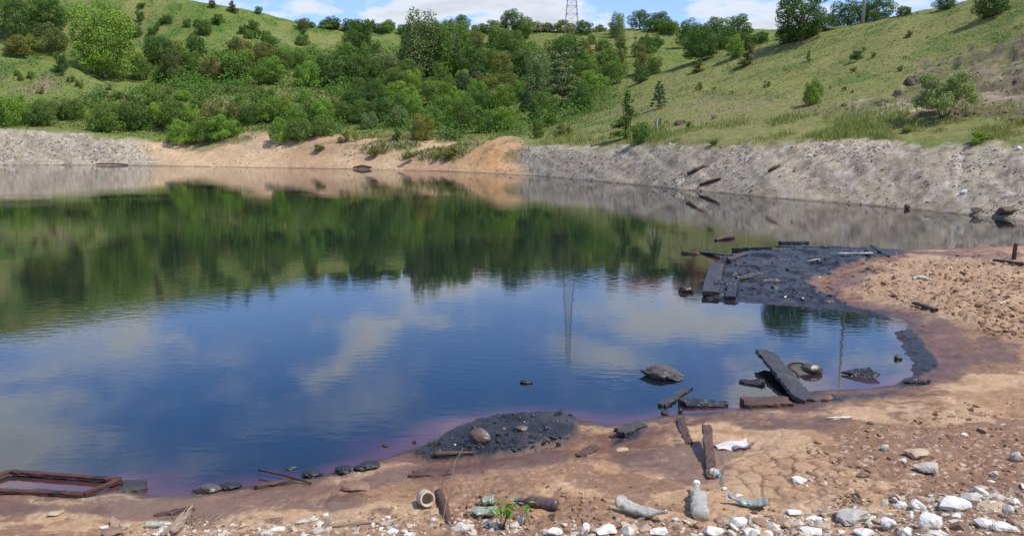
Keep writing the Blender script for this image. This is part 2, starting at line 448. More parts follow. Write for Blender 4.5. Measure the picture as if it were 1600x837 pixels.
def build_hills():
    ut = np.array([c[0] for c in COLS], float); tt = (ut - 800) / (F_PX / CP)
    ys = np.array([[p[0] for p in c[1]] for c in COLS], float)
    zs = np.array([[0.0 if k == 0 else CAM_H + dz_at(p[0], p[1]) for k, p in enumerate(c[1])] for c in COLS])
    # denser columns inside the frame
    tv = np.concatenate([np.linspace(tt[0], -0.74, 50, endpoint=False), np.linspace(-0.74, 0.74, 470, endpoint=False), np.linspace(0.74, tt[-1], 60)])
    Yk = np.stack([np.interp(tv, tt, ys[:, k]) for k in range(8)], 1); Zk = np.stack([np.interp(tv, tt, zs[:, k]) for k in range(8)], 1)
    # smooth across columns (not the shore itself)
    ker = np.exp(-0.5 * (np.arange(-14, 15) / 6.0) ** 2); ker /= ker.sum()
    for A in (Yk, Zk):
        for k in range(8):
            pad = np.pad(A[:, k], 14, mode='edge'); sm = np.convolve(pad, ker, 'valid')
            A[:, k] = sm
    fs = np.array(far_shore); 
    ts = fs[:, 0] / fs[:, 1]
    inside = (tv > ts[0]) & (tv < ts[-1])
    Yk[:, 0] = np.where(inside, np.interp(tv, ts, fs[:, 1]), Yk[:, 0])
    pad = np.pad(Yk[:, 0], 6, mode='edge'); ks = np.exp(-0.5 * (np.arange(-6, 7) / 2.5) ** 2); sm0 = np.convolve(pad, ks / ks.sum(), 'valid')
    edge_w = np.exp(-((tv - ts[-1]) / 0.03) ** 2) + np.exp(-((tv - ts[0]) / 0.03) ** 2)
    gap = np.interp(ts[-1], tv[~inside & (tv > ts[-1])], Yk[~inside & (tv > ts[-1]), 0]) - fs[-1, 1]
    Yk[:, 0] = Yk[:, 0] - np.where(tv >= ts[-1], gap * np.exp(-(tv - ts[-1]) / 0.08), 0)
    gap0 = np.interp(ts[0], tv[tv < ts[0]], Yk[tv < ts[0], 0]) - fs[0, 1]
    Yk[:, 0] = Yk[:, 0] - np.where(tv <= ts[0], gap0 * np.exp((tv - ts[0]) / 0.08), 0)
    Zk[:, 0] = 0
    n = len(tv)
    Y = np.concatenate([Yk[:, :1] - 3, Yk, Yk[:, -1:] + 70, Yk[:, -1:] + 420], 1)
    Z = np.concatenate([np.full((n, 1), -1.3), Zk, Zk[:, -1:] - 10, Zk[:, -1:] - 30], 1)
    def pchip(P):
        d = np.diff(P, axis=1); m = np.zeros_like(P)
        m[:, 0] = d[:, 0]; m[:, -1] = d[:, -1]
        a, b = d[:, :-1], d[:, 1:]
        same = a * b > 0
        m[:, 1:-1] = np.where(same, 2 * a * b / np.where(same, a + b, 1), 0)
        out = []
        for k, ns in enumerate(NODE_SUB):
            s = np.linspace(0, 1, ns, endpoint=False)[None, :]
            h00 = 2*s**3-3*s**2+1; h10 = s**3-2*s**2+s; h01 = -2*s**3+3*s**2; h11 = s**3-s**2
            out.append(h00*P[:, k:k+1]+h10*m[:, k:k+1]+h01*P[:, k+1:k+2]+h11*m[:, k+1:k+2])
        out.append(P[:, -1:])
        return np.concatenate(out, 1)
    YY, ZZ = pchip(Y), pchip(Z)
    s_node = np.concatenate([k + np.linspace(0, 1, ns, endpoint=False) for k, ns in enumerate(NODE_SUB)] + [[len(NODE_SUB)]]) - 1   # 0 = shore, 1 = rim ...
    XX = tv[:, None] * YY
    return tv, s_node, XX, YY, ZZ
TV, SN, HX, HY, HZ = build_hills()
S2 = np.broadcast_to(SN[None, :], HX.shape)
U2, V2 = project(HX, HY, HZ)
xx, yy = HX, HY
n_big = fbm(xx * 0.06, yy * 0.06, 4, 101) - 0.5
n_mid = fbm(xx * 0.25, yy * 0.25, 4, 102) - 0.5
n_fin = fbm(xx * 1.1, yy * 1.1, 4, 103) - 0.5
slope_w = sstep(1.6, 2.6, S2)
bank_w = sstep(-0.1, 0.15, S2) * (1 - sstep(0.85, 1.5, S2))
# right-hand scar of bare dirt
def uv_poly(poly, soft, amp, seed):
    d = sdpoly(U2, V2, poly) + (fbm(U2 * 0.03, V2 * 0.06, 4, seed) - 0.5) * amp
    return 1 - sstep(-soft, soft, d)
scar = uv_poly([(1285,186),(1330,158),(1390,148),(1420,120),(1440,100),(1500,88),(1560,66),(1620,52),(1800,20),(1800,190),(1600,184),(1440,184)], 6, 26, 111) * (S2 > 1.5) * (S2 < 4.5)
HZ = HZ + slope_w * (1.2 * n_big + 0.55 * n_mid) * sstep(1.8, 3.2, S2) + 0.10 * n_fin * (S2 > 0.9)
gully = np.abs(fbm(TV[:, None] * 60 + 0 * HX, SN[None, :] * 1.2 + 0 * HX, 3, 104) - 0.5)
stk0 = fbm(TV[:, None] * 45 + SN[None, :] * 4.0 + 1.5 * n_mid, SN[None, :] * 2.2 + TV[:, None] * 9, 5, 141, 0.6)
HZ = HZ + bank_w * (0.10 * (stk0 - 0.5) + 0.16 * n_mid + 0.10 * n_fin - 0.05 * (1 - sstep(0.0, 0.08, gully)) * sstep(0.1, 0.4, S2))
v5, id5 = voro(xx * 0.8 + fbm(xx * 0.6, yy * 0.6, 3, 115) * 2, yy * 0.8, 114)
HZ = HZ + scar * (0.9 * (fbm(xx * 0.35, yy * 0.35, 5, 112) - 0.5) - 0.35 * (id5 > 0.6) * sstep(0, 0.3, v5))
sand_bump = (1 - sstep(200, 260, U2)) * 0 + sstep(230, 300, U2) * (1 - sstep(790, 840, U2))
HZ = HZ + sand_bump * sstep(0.2, 0.6, S2) * (1 - sstep(1.4, 2.2, S2)) * 2.6 * (fbm(xx * 0.11, yy * 0.16, 5, 120) - 0.5)

# albedo of banks and hills
def hill_albedo():
    sh = HX.shape
    def C(*c): return np.array(c)[None, None, :]
    nA = fbm(xx * 0.045, yy * 0.045, 4, 131); nB = fbm(xx * 0.35, yy * 0.35, 5, 132); nC = fbm(xx * 1.6, yy * 1.6, 3, 133); nD = fbm(xx * 0.12, yy * 0.12, 4, 134)
    rel = sstep(-0.1, 0.9, 0)  # unused
    grass = C(0.140, 0.166, 0.042); dry = C(0.180, 0.180, 0.060); lush = C(0.088, 0.138, 0.030); deep = C(0.05, 0.10, 0.022)
    f = sstep(0.40, 0.62, nA + 0.3 * (nB - 0.5))[..., None]
    c = grass * (1 - f) + dry * f
    left = (1 - sstep(760, 900, U2)) * (S2 < 6.9)
    f = (left * sstep(0.36, 0.62, nB * 0.5 + nD * 0.5) * 0.7)[..., None]
    c = c * (1 - f) + lush * f
    f = (sstep(0.56, 0.70, nB) * (0.5 + 0.3 * left))[..., None]
    c = c * (1 - f) + deep * 1.3 * f
    # pinkish brown thin soil showing on slopes
    soil = C(0.26, 0.185, 0.12)
    thin = np.exp(-((U2 - 1170) / 140) ** 2 - ((V2 - 172) / 18) ** 2) + np.exp(-((U2 - 60) / 80) ** 2 - ((V2 - 140) / 22) ** 2) + np.exp(-((U2 - 385) / 70) ** 2 - ((V2 - 160) / 18) ** 2) * 0.7
    f = (np.clip(thin, 0, 1) * sstep(0.42, 0.62, nB * 0.7 + nC * 0.3) * 0.85)[..., None]
    c = c * (1 - f) + soil * f
    # tall dry grass on the ledge
    led = (sstep(0.92, 1.1, S2) * (1 - sstep(1.9, 2.3, S2)) * sstep(820, 950, U2))[..., None]
    c = c * (1 - 0.75 * led) + (C(0.190, 0.178, 0.066) * (0.8 + 0.4 * nC[..., None])) * 0.75 * led
    # scar
    sc = C(0.150, 0.122, 0.075) * (0.65 + 0.7 * nB[..., None]); scp = C(0.46, 0.36, 0.25)
    pal = np.exp(-((U2 - 1410) / 55) ** 2 - ((V2 - 168) / 14) ** 2) * 1.2 + np.exp(-((U2 - 1350) / 25) ** 2 - ((V2 - 163) / 10) ** 2) * 0.8 + np.exp(-((U2 - 1570) / 40) ** 2 - ((V2 - 145) / 30) ** 2) * 0.5
    f = np.clip(sstep(0.45, 0.62, nB + 0.22 * pal) * np.clip(pal, 0.15, 1), 0, 1)[..., None]
    sc = sc * (1 - f) + scp * f
    gpatch = (sstep(0.42, 0.54, nD * 0.5 + nC * 0.5))[..., None] * 0.72
    sc = sc * (1 - gpatch) + grass * 0.8 * gpatch
    c = c * (1 - scar[..., None]) + sc * scar[..., None]
    # banks
    grey = C(0.345, 0.285, 0.200) * (0.72 + 0.56 * nB[..., None]) * (0.8 + 0.4 * nC[..., None])
    stk = fbm(TV[:, None] * 45 + SN[None, :] * 4.0 + 1.5 * n_mid, SN[None, :] * 2.2 + TV[:, None] * 9, 5, 141, 0.6); grey = grey * (0.84 + 0.32 * sstep(0.3, 0.7, stk))[..., None]
    dgrey = C(0.13, 0.105, 0.085)
    f = (sstep(0.60, 0.72, nC) * 0.6)[..., None]; grey = grey * (1 - f) + dgrey * f
    f = (sstep(0.62, 0.78, fbm(xx * 2.3 + 50, yy * 2.3, 4, 137)) * 0.5)[..., None]; grey = grey * (1 - f) + C(0.52, 0.47, 0.42) * f
    sand = C(0.46, 0.315, 0.185) * (0.8 + 0.4 * nB[..., None]); red = C(0.33, 0.19, 0.11)
    f = (sstep(0.5, 0.68, nD) * 0.6)[..., None]; sand = sand * (1 - f) + red * f
    org = (np.exp(-((U2 - 765) / 48) ** 2 - ((V2 - 250) / 24) ** 2))[..., None]
    sand = sand * (1 - org) + C(0.56, 0.31, 0.135) * org
    isand = (sstep(225, 265, U2 + 30 * (nB - 0.5) - (258 - V2) * -0.6) * (1 - sstep(805, 835, U2 + 40 * (nB - 0.5))))[..., None]
    bank = grey * (1 - isand) + sand * isand
    top = 0.95 + 0.5 * (nB - 0.5) + isand[..., 0] * (0.30 * sstep(300, 400, U2) + 0.5 * np.exp(-((U2 - 600) / 120) ** 2) * (nD - 0.35) * 2)
    fb = (1 - sstep(-0.10, 0.12, S2 - top + 0.35 * (nC - 0.5)))[..., None]
    # scrubby patches growing on the sand
    gs = (isand[..., 0] * sstep(0.52, 0.62, nD * 0.5 + nB * 0.5 + 0.10 * sstep(560, 650, U2) - 0.12 * org[..., 0]) * sstep(0.35, 0.6, S2))[..., None]
    bank = bank * (1 - 0.8 * gs) + C(0.15, 0.15, 0.06) * 0.8 * gs
    c = c * (1 - fb) + bank * fb
    # water line
    wl = (1 - sstep(0.0, 0.06, S2))[..., None]
    c = c * (1 - 0.6 * wl) + C(0.06, 0.04, 0.03) * 0.6 * wl
    return c, fb[..., 0]
HC, BANKM = hill_albedo()
hm = NT("hill_grass_and_gravel"); vv = hm.coord('Object')
colh = hm.mix(1.0, hm.attr('albedo', 'Color'), hm.ramp(hm.noise(vv, 2.2, 6, 0.7), [(0.25, 0.62), (0.75, 1.38)]), 'MULTIPLY')
hh = hm.math('ADD', hm.math('MULTIPLY', hm.noise(vv, 1.6, 5, 0.7), 0.6), hm.math('MULTIPLY', hm.noise(vv, 7.0, 4, 0.7), 0.4))
hm.principled(colh, 0.95, 0.1, hm.bump(hh, 0.5, 0.25))
me = np_mesh("hillside", np.stack([HX.ravel(), HY.ravel(), HZ.ravel()], 1), grid_faces(*HX.shape))
attr(me, 'albedo', HC.reshape(-1, 3))
tag(link("hillside", me, hm.m), "grassy hills with gravel and sand banks around the far side of the pond", "hill", kind="structure")
HILL_BVH = BVHTree.FromPolygons(np.stack([HX.ravel(), HY.ravel(), HZ.ravel()], 1).tolist(), grid_faces(*HX.shape).tolist())

CAMP = Vector((0, 0, CAM_H))
def hit(u, v, water=True, near=True, hills=True):
    d = ray(u, v); best = None; bd = 1e9
    for bvh, use in ((NEAR_BVH, near), (HILL_BVH, hills)):
        if not use: continue
        p, n, i, dist = bvh.ray_cast(CAMP, d)
        if p is not None and dist < bd: best, bd = p, dist
    if water and d.z < 0:
        k = -CAM_H / d.z
        if k < bd: best, bd = CAMP + d * k, k
    return best
def mpp(p):
    """metres per photo pixel at a world point"""
    return ((p.y) * CP - (p.z - CAM_H) * SP) / F_PX
def hill_hit(u, v):
    for k in range(40):
        p = hit(u, v + 1.0 * k, water=False, near=False)
        if p is not None: return p

# ------------------------------------------------------------------ water
tw = np.linspace(-1.7, 1.5, 420); yw = np.exp(np.linspace(math.log(5.2), math.log(125), 300))
TW, YW = np.meshgrid(tw, yw, indexing='ij'); XW = TW * YW
sdw = sdpoly(XW.ravel(), YW.ravel(), LAKE)
me = np_mesh("pond_water", np.stack([XW.ravel(), YW.ravel(), 0 * sdw], 1), grid_faces(420, 300))
shal = np.zeros_like(sdw)
xw, yw_ = XW.ravel(), YW.ravel()
nr = yw_ < 30
sh_ = (1 - sstep(0.0, 0.45, -sdw + 0.7 * (fbm(xw * 0.9, yw_ * 0.9, 4, 201) - 0.5))) * nr
for (u, v, ru, rv, a) in ((1020, 447, 60, 14, 0.9), (1130, 583, 50, 30, 0.25), (600, 700, 60, 22, 0.5), (260, 750, 60, 20, 0.55), (1330, 590, 80, 25, 0.5), (1090, 415, 45, 10, 0.35)):
    p = on_z(u, v); rx = ru * mpp(p); ry = abs(on_z(u, v - rv).y - on_z(u, v + rv).y) / 2
    sh_ = np.maximum(sh_, a * np.exp(-((xw - p.x) / rx) ** 2 - ((yw_ - p.y) / ry) ** 2) * (0.5 + fbm(xw * 2, yw_ * 2, 3, 203)))
attr(me, 'shallow', np.clip(sh_, 0, 1))
wm_ = NT("oily_pond_water"); vw = wm_.coord('Object')
base = wm_.mix(wm_.attr('shallow'), (0.006, 0.010, 0.012), (0.085, 0.030, 0.034))
geo = wm_.n('ShaderNodeNewGeometry')
# two families of small ripples, calm patches between
patch = wm_.ramp(wm_.noise(vw, 0.16, 3, 0.5), [(0.38, 0.25), (0.62, 1.0)])
mp = wm_.n('ShaderNodeMapping'); wm_.l(vw, mp.inputs[0]); mp.inputs['Rotation'].default_value = (0, 0, R(18)); mp.inputs['Scale'].default_value = (1.0, 2.4, 1)
r1 = wm_.noise(mp.outputs[0], 3.0, 3, 0.5)
r2 = wm_.noise(vw, 0.9, 2, 0.5)
hgt = wm_.math('ADD', wm_.math('MULTIPLY', wm_.math('MULTIPLY', r1, patch), 0.0020), wm_.math('MULTIPLY', r2, 0.0016))
# rings spreading from a spot beside the tar spit
pr = on_z(945, 434)
vm = wm_.n('ShaderNodeVectorMath', operation='DISTANCE'); wm_.l(vw, vm.inputs[0]); vm.inputs[1].default_value = (pr.x, pr.y, 0)
dist = vm.outputs['Value']
env = wm_.math('POWER', 2.718, wm_.math('MULTIPLY', wm_.math('POWER', wm_.math('DIVIDE', dist, 0.85), 2.0), -1.0))
rings = wm_.math('MULTIPLY', wm_.math('MULTIPLY', wm_.math('SINE', wm_.math('MULTIPLY', dist, 22.0)), env), 0.0006)
hgt = wm_.math('ADD', hgt, rings)
wb_ = wm_.n('ShaderNodeBump'); wm_.l(hgt, wb_.inputs['Height']); wb_.inputs['Strength'].default_value = 1.0; wb_.inputs['Distance'].default_value = 1.0
pw = wm_.principled(base, 0.008, 0.5, wb_.outputs[0]); pw.inputs['IOR'].default_value = 1.8
tag(link("pond_water", me, wm_.m), "dark oily pond reflecting the green hills and cloudy blue sky", "water", kind="structure")

# ================================================================== vegetation
def leaf_material(name, transl=0.2):
    m = NT(name)
    oi = m.n('ShaderNodeObjectInfo').outputs['Color']
    var = m.attr('var')
    col = m.mix(1.0, oi, m.ramp(var, [(0.0, (0.62, 0.62, 0.7)), (0.5, (1.0, 1.0, 1.0)), (1.0, (1.6, 1.45, 1.15))]), 'MULTIPLY')
    p = m.n('ShaderNodeBsdfPrincipled'); m.l(col, p.inputs['Base Color']); p.inputs['Roughness'].default_value = 0.55; p.inputs['Specular IOR Level'].default_value = 0.25
    t = m.n('ShaderNodeBsdfTranslucent'); m.l(m.mix(1.0, col, (1.3, 1.5, 0.6), 'MULTIPLY'), t.inputs[0])
    ms = m.n('ShaderNodeMixShader'); ms.inputs[0].default_value = transl
    m.l(p.outputs[0], ms.inputs[1]); m.l(t.outputs[0], ms.inputs[2]); m.l(ms.outputs[0], m.out.inputs[0])
    return m.m
M_LEAF = leaf_material("leaves"); M_NEEDLE = leaf_material("needles", 0.12)
M_BARK = rough_mat("bark", (0.10, 0.075, 0.055), (0.20, 0.16, 0.125), 9, 0.9, 0.1, 0.6, 0.03, 30)

def leaf_quads(P, N, size, rng, droop=0.3, aspect=0.55):
    """rhombic, slightly folded leaves at points P facing N; returns verts, faces, var"""
    n = len(P)
    N = N / np.maximum(np.linalg.norm(N, axis=1, keepdims=True), 1e-6)
    a = rng.normal(size=(n, 3)); a[:, 2] -= droop
    t = a - (a * N).sum(1, keepdims=True) * N; t /= np.maximum(np.linalg.norm(t, axis=1, keepdims=True), 1e-6)
    b = np.cross(N, t)
    L = (size * rng.uniform(0.65, 1.3, n))[:, None]; W = L * aspect
    V = np.stack([P - t * L * 0.5, P + b * W * 0.5 + N * L * 0.10, P + t * L * 0.5, P - b * W * 0.5 + N * L * 0.10], 1).reshape(-1, 3)
    F = np.arange(4 * n).reshape(-1, 4)
    return V, F

def lobes_crown(rng, lobes, n, size, shell=0.72, up=0.35, jitter=0.75):
    lob = np.array(lobes, float)           # cx cy cz rx ry rz
    area = (lob[:, 3] * lob[:, 4] * lob[:, 5]) ** (2 / 3)
    idx = rng.choice(len(lob), size=n * 2, p=area / area.sum())
    d = rng.normal(size=(n * 2, 3)); d /= np.linalg.norm(d, axis=1, keepdims=True)
    r = rng.uniform(shell, 1.06, n * 2) + 0.10 * rng.normal(size=n * 2) * (rng.random(n * 2) < 0.25)
    P = lob[idx, :3] + d * lob[idx, 3:] * r[:, None]
    # drop leaves buried deep inside other lobes
    keep = np.ones(len(P), bool)
    for k in range(len(lob)):
        q = ((P - lob[k, :3]) / lob[k, 3:]) ** 2
        keep &= ~((q.sum(1) < 0.42) & (idx != k))
    keep &= P[:, 2] > 0.01
    P, d, idx = P[keep][:n], d[keep][:n], idx[keep][:n]
    N = d + np.array([0, 0, up]) + jitter * rng.normal(size=P.shape)
    V, F = leaf_quads(P, N, size, rng)
    lv = rng.uniform(-0.22, 0.22, len(lob))
    var = np.clip(0.45 + lv[idx] + rng.normal(size=len(P)) * 0.15, 0, 1)
    return V, F, np.repeat(var, 4)

def tube(points, radii, seg=7, cap=True):
    V, F = [], []
    pts = [Vector(p) for p in points]
    for i, p in enumerate(pts):
        d = (pts[min(i + 1, len(pts) - 1)] - pts[max(i - 1, 0)]).normalized()
        a = d.orthogonal().normalized() if abs(d.z) < 0.99 else Vector((1, 0, 0))
        if abs(d.z) < 0.9: a = d.cross(Vector((0, 0, 1))).normalized()
        else: a = d.cross(Vector((0, 1, 0))).normalized()
        b = d.cross(a)
        for k in range(seg):
            t = 2 * math.pi * k / seg
            V.append(p + (a * math.cos(t) + b * math.sin(t)) * radii[i])
    for i in range(len(pts) - 1):
        for k in range(seg):
            F.append((i * seg + k, i * seg + (k + 1) % seg, (i + 1) * seg + (k + 1) % seg, (i + 1) * seg + k))
    if cap:
        F.append(tuple(range(seg - 1, -1, -1))); F.append(tuple((len(pts) - 1) * seg + k for k in range(seg)))
    return V, F

def join(parts):
    V, F = [], []
    for v, f in parts:
        o = len(V); V += list(v); F += [tuple(i + o for i in q) for q in f]
    return V, F

def stem_mesh(name, rng, h, r, limbs, spread, trunk=True):
    parts = []
    if trunk:
        pts = [(0.02 * rng.normal(), 0.02 * rng.normal(), z) for z in np.linspace(-0.06, h, 5)]
        parts.append(tube(pts, [r * 1.35, r, r * 0.85, r * 0.6, r * 0.3]))
    for k in range(limbs):
        a = 2 * math.pi * (k + rng.random() * 0.7) / limbs
        z0 = rng.uniform(0.15, 0.5) * h if trunk else -0.04
        l = spread * rng.uniform(0.7, 1.1); z1 = z0 + rng.uniform(0.25, 0.5) * h if trunk else h * rng.uniform(0.6, 0.95)
        p0 = Vector((0.03 * math.cos(a), 0.03 * math.sin(a), z0)); p2 = Vector((l * math.cos(a), l * math.sin(a), z1))
        p1 = p0.lerp(p2, 0.5) + Vector((0, 0, 0.06 * h))
        parts.append(tube([p0, p1, p2], [r * 0.55, r * 0.4, r * 0.15], 5))
    V, F = join(parts)
    me = pymesh(name, V, F); me.materials.append(M_BARK)
    return me

def crown_mesh(name, V, F, var, mat):
    me = np_mesh(name, V, F, smooth=False); attr(me, 'var', var); me.materials.append(mat)
    return me

SPECIES = {}     # kind -> list of (trunk mesh, crown mesh)
def make_species():
    def lob(rng, n, zlo, zhi, rad, r, zsq=0.85, taper=0.5):
        out = []
        for i in range(n):
            t = (i + rng.random()) / n; z = zlo + (zhi - zlo) * t
            a = rng.uniform(0, 2 * math.pi); w = rad * (1 - taper * t) * math.sqrt(rng.random())
            rr = r * rng.uniform(0.7, 1.2) * (1 - 0.35 * taper * t)
            out.append((w * math.cos(a), w * math.sin(a), z, rr, rr, rr * zsq))
        return out
    def shell_lobes(rng, n, cz, rx, rz, r, zmin, low=0.0):
        out = []
        for i in range(n):
            zt = -0.75 + 1.7 * (i + rng.random()) / n; zt = max(-0.95, min(0.97, zt)); a = i * 2.4 + rng.uniform(-0.5, 0.5)
            w = math.sqrt(1 - zt * zt) * rng.uniform(0.62, 1.08); rr = r * rng.uniform(0.6, 1.35)
            out.append((rx * w * math.cos(a), rx * w * math.sin(a), max(zmin, cz + rz * zt * rng.uniform(0.85, 1.08)), rr, rr, rr * rng.uniform(0.6, 0.85)))
        return out
    for k in range(4):      # round broadleaf tree
        g = np.random.default_rng(100 + k)
        L = shell_lobes(g, 26, 0.46, 0.37, 0.42, 0.14, 0.07) + [(0, 0, 0.42, 0.26, 0.26, 0.36)]
        SPECIES.setdefault('round', []).append((stem_mesh("trunk", g, 0.7, 0.028, 6, 0.25), crown_mesh("crown", *lobes_crown(g, L, 10500, 0.030, 0.75, 0.35, 0.6), M_LEAF)))
    for k in range(4):      # bush, leafy to the ground; wider than tall (height 1, radius about .6)
        g = np.random.default_rng(200 + k)
        L = shell_lobes(g, 20, 0.34, 0.50, 0.42, 0.17, 0.08) + [(0, 0, 0.35, 0.36, 0.36, 0.30)]
        SPECIES.setdefault('bush', []).append((stem_mesh("stem", g, 0.8, 0.02, 6, 0.4, False), crown_mesh("foliage", *lobes_crown(g, L, 6500, 0.046, 0.72, 0.35, 0.65), M_LEAF)))
    for k in range(3):      # tall, upright poplar-like clump
        g = np.random.default_rng(300 + k)
        L = []
        for s in range(5):
            a = 2 * math.pi * s / 5 + g.random(); w = 0.15 + 0.08 * g.random(); top = g.uniform(0.74, 0.93)
            for t in np.linspace(0.15, top - 0.06, 7):
                rr = 0.15 * (1.05 - 0.5 * t / top)
                L.append((w * math.cos(a) * (1 - 0.3 * t) + 0.02 * g.normal(), w * math.sin(a) * (1 - 0.3 * t) + 0.02 * g.normal(), t, rr, rr, 0.12))
        SPECIES.setdefault('tall', []).append((stem_mesh("trunk", g, 0.8, 0.022, 5, 0.14), crown_mesh("crown", *lobes_crown(g, L, 7000, 0.028, 0.4, 0.3, 0.9), M_LEAF)))
    for k in range(2):      # pine: tiers of flat sprays with gaps
        g = np.random.default_rng(400 + k)
        L = []
        for t in np.linspace(0.12, 0.95, 11):
            nb = 6 if t < 0.8 else 3; rad = 0.36 * (1.02 - t) ** 0.7 + 0.02
            for b in range(nb):
                a = 2 * math.pi * (b + g.random()) / nb; q = rad * g.uniform(0.55, 1.0)
                L.append((q * math.cos(a), q * math.sin(a), t + 0.02 * g.normal() + 0.05 * q, 0.085 * (1.25 - 0.6 * t), 0.085 * (1.25 - 0.6 * t), 0.035))
        SPECIES.setdefault('pine', []).append((stem_mesh("trunk", g, 0.95, 0.022, 9, 0.2), crown_mesh("crown", *lobes_crown(g, L, 6500, 0.032, 0.3, 0.2, 1.1), M_NEEDLE)))
    for k in range(2):      # sapling, sparse and narrow
        g = np.random.default_rng(500 + k)
        L = []
        for t in np.linspace(0.12, 0.93, 12):
            a = g.uniform(0, 6.28); q = 0.12 * (1.05 - t) * g.uniform(0.3, 1.2)
            L.append((q * math.cos(a), q * math.sin(a), t, 0.10 * (1.15 - t) + 0.025, 0.10 * (1.15 - t) + 0.025, 0.06))
        SPECIES.setdefault('sapling', []).append((stem_mesh("stem", g, 0.95, 0.012, 7, 0.10), crown_mesh("foliage", *lobes_crown(g, L, 1700, 0.036, 0.2, 0.2, 1.2), M_LEAF)))
    for k in range(1):      # willow bush with visible stems
        g = np.random.default_rng(600 + k)
        L = lob(g, 26, 0.26, 0.85, 0.58, 0.15, 0.8, 0.35)
        SPECIES.setdefault('willow', []).append((stem_mesh("stem", g, 0.85, 0.018, 9, 0.5, False), crown_mesh("foliage", *lobes_crown(g, L, 8500, 0.044, 0.45, 0.25, 1.0), M_LEAF)))
    for k in range(3):      # low loose scrub
        g = np.random.default_rng(700 + k)
        L = lob(g, 9, 0.15, 0.68, 0.62, 0.26, 0.95, 0.4)
        SPECIES.setdefault('scrub', []).append((stem_mesh("stem", g, 0.8, 0.018, 6, 0.45, False), crown_mesh("foliage", *lobes_crown(g, L, 1100, 0.105, 0.4, 0.2, 1.1), M_LEAF)))
make_species()
ASPECT = {'round': 0.98, 'bush': 1.42, 'tall': 0.60, 'pine': 0.80, 'sapling': 0.36, 'willow': 1.42, 'scrub': 1.65}      # width of each unit mesh
NAMES = {'round': ('broadleaf_tree', 'tree'), 'bush': ('shrub', 'shrub'), 'tall': ('poplar_tree', 'tree'), 'pine': ('pine_tree', 'pine tree'),
         'sapling': ('sapling', 'sapling'), 'willow': ('willow_shrub', 'shrub'), 'scrub': ('scrub_bush', 'bush')}
TINT = {'dark': (0.081, 0.151, 0.026), 'mid': (0.124, 0.201, 0.032), 'bright': (0.174, 0.288, 0.035), 'olive': (0.174, 0.188, 0.042),
        'grey': (0.159, 0.212, 0.078), 'brown': (0.114, 0.152, 0.040), 'blue': (0.090, 0.145, 0.052), 'light': (0.219, 0.268, 0.057), 'silver': (0.249, 0.303, 0.100)}
VEG_N = {}
def plant(kind, u, v, h, w, tint, label=None, group=None, parts=True, sink=0.03):
    p = hill_hit(u, v)
    if p is None: return None
    k = mpp(p)
    hm_, wm2 = h * k, w * k / ASPECT[kind]
    i = VEG_N.get(kind, 0); VEG_N[kind] = i + 1
    tr, cr = SPECIES[kind][i % len(SPECIES[kind])]
    name, cat = NAMES[kind]
    j = np.random.default_rng(int(u * 131 + v * 17) & 0xffff)
    c = np.array(TINT[tint]) * j.uniform(0.88, 1.14) * np.array([j.uniform(0.92, 1.1), 1, j.uniform(0.9, 1.1)])
    rz = j.uniform(0, 6.28); S = (wm2, wm2, hm_)
    loc = (p.x, p.y, p.z - sink * hm_)
    if parts:
        root = bpy.data.objects.new(name, None); COL.objects.link(root); root.empty_display_size = 0.2
        root.location = loc; root.rotation_euler = (0, 0, rz); root.scale = S
        a = link(tr.name.split('.')[0], tr, None, root); b = link(cr.name.split('.')[0], cr, None, root)
        b.color = (*c, 1)
    else:
        root = link(name, cr); root.location = loc; root.rotation_euler = (0, 0, rz); root.scale = S; root.color = (*c, 1)
    tag(root, label, cat, group)
    return root

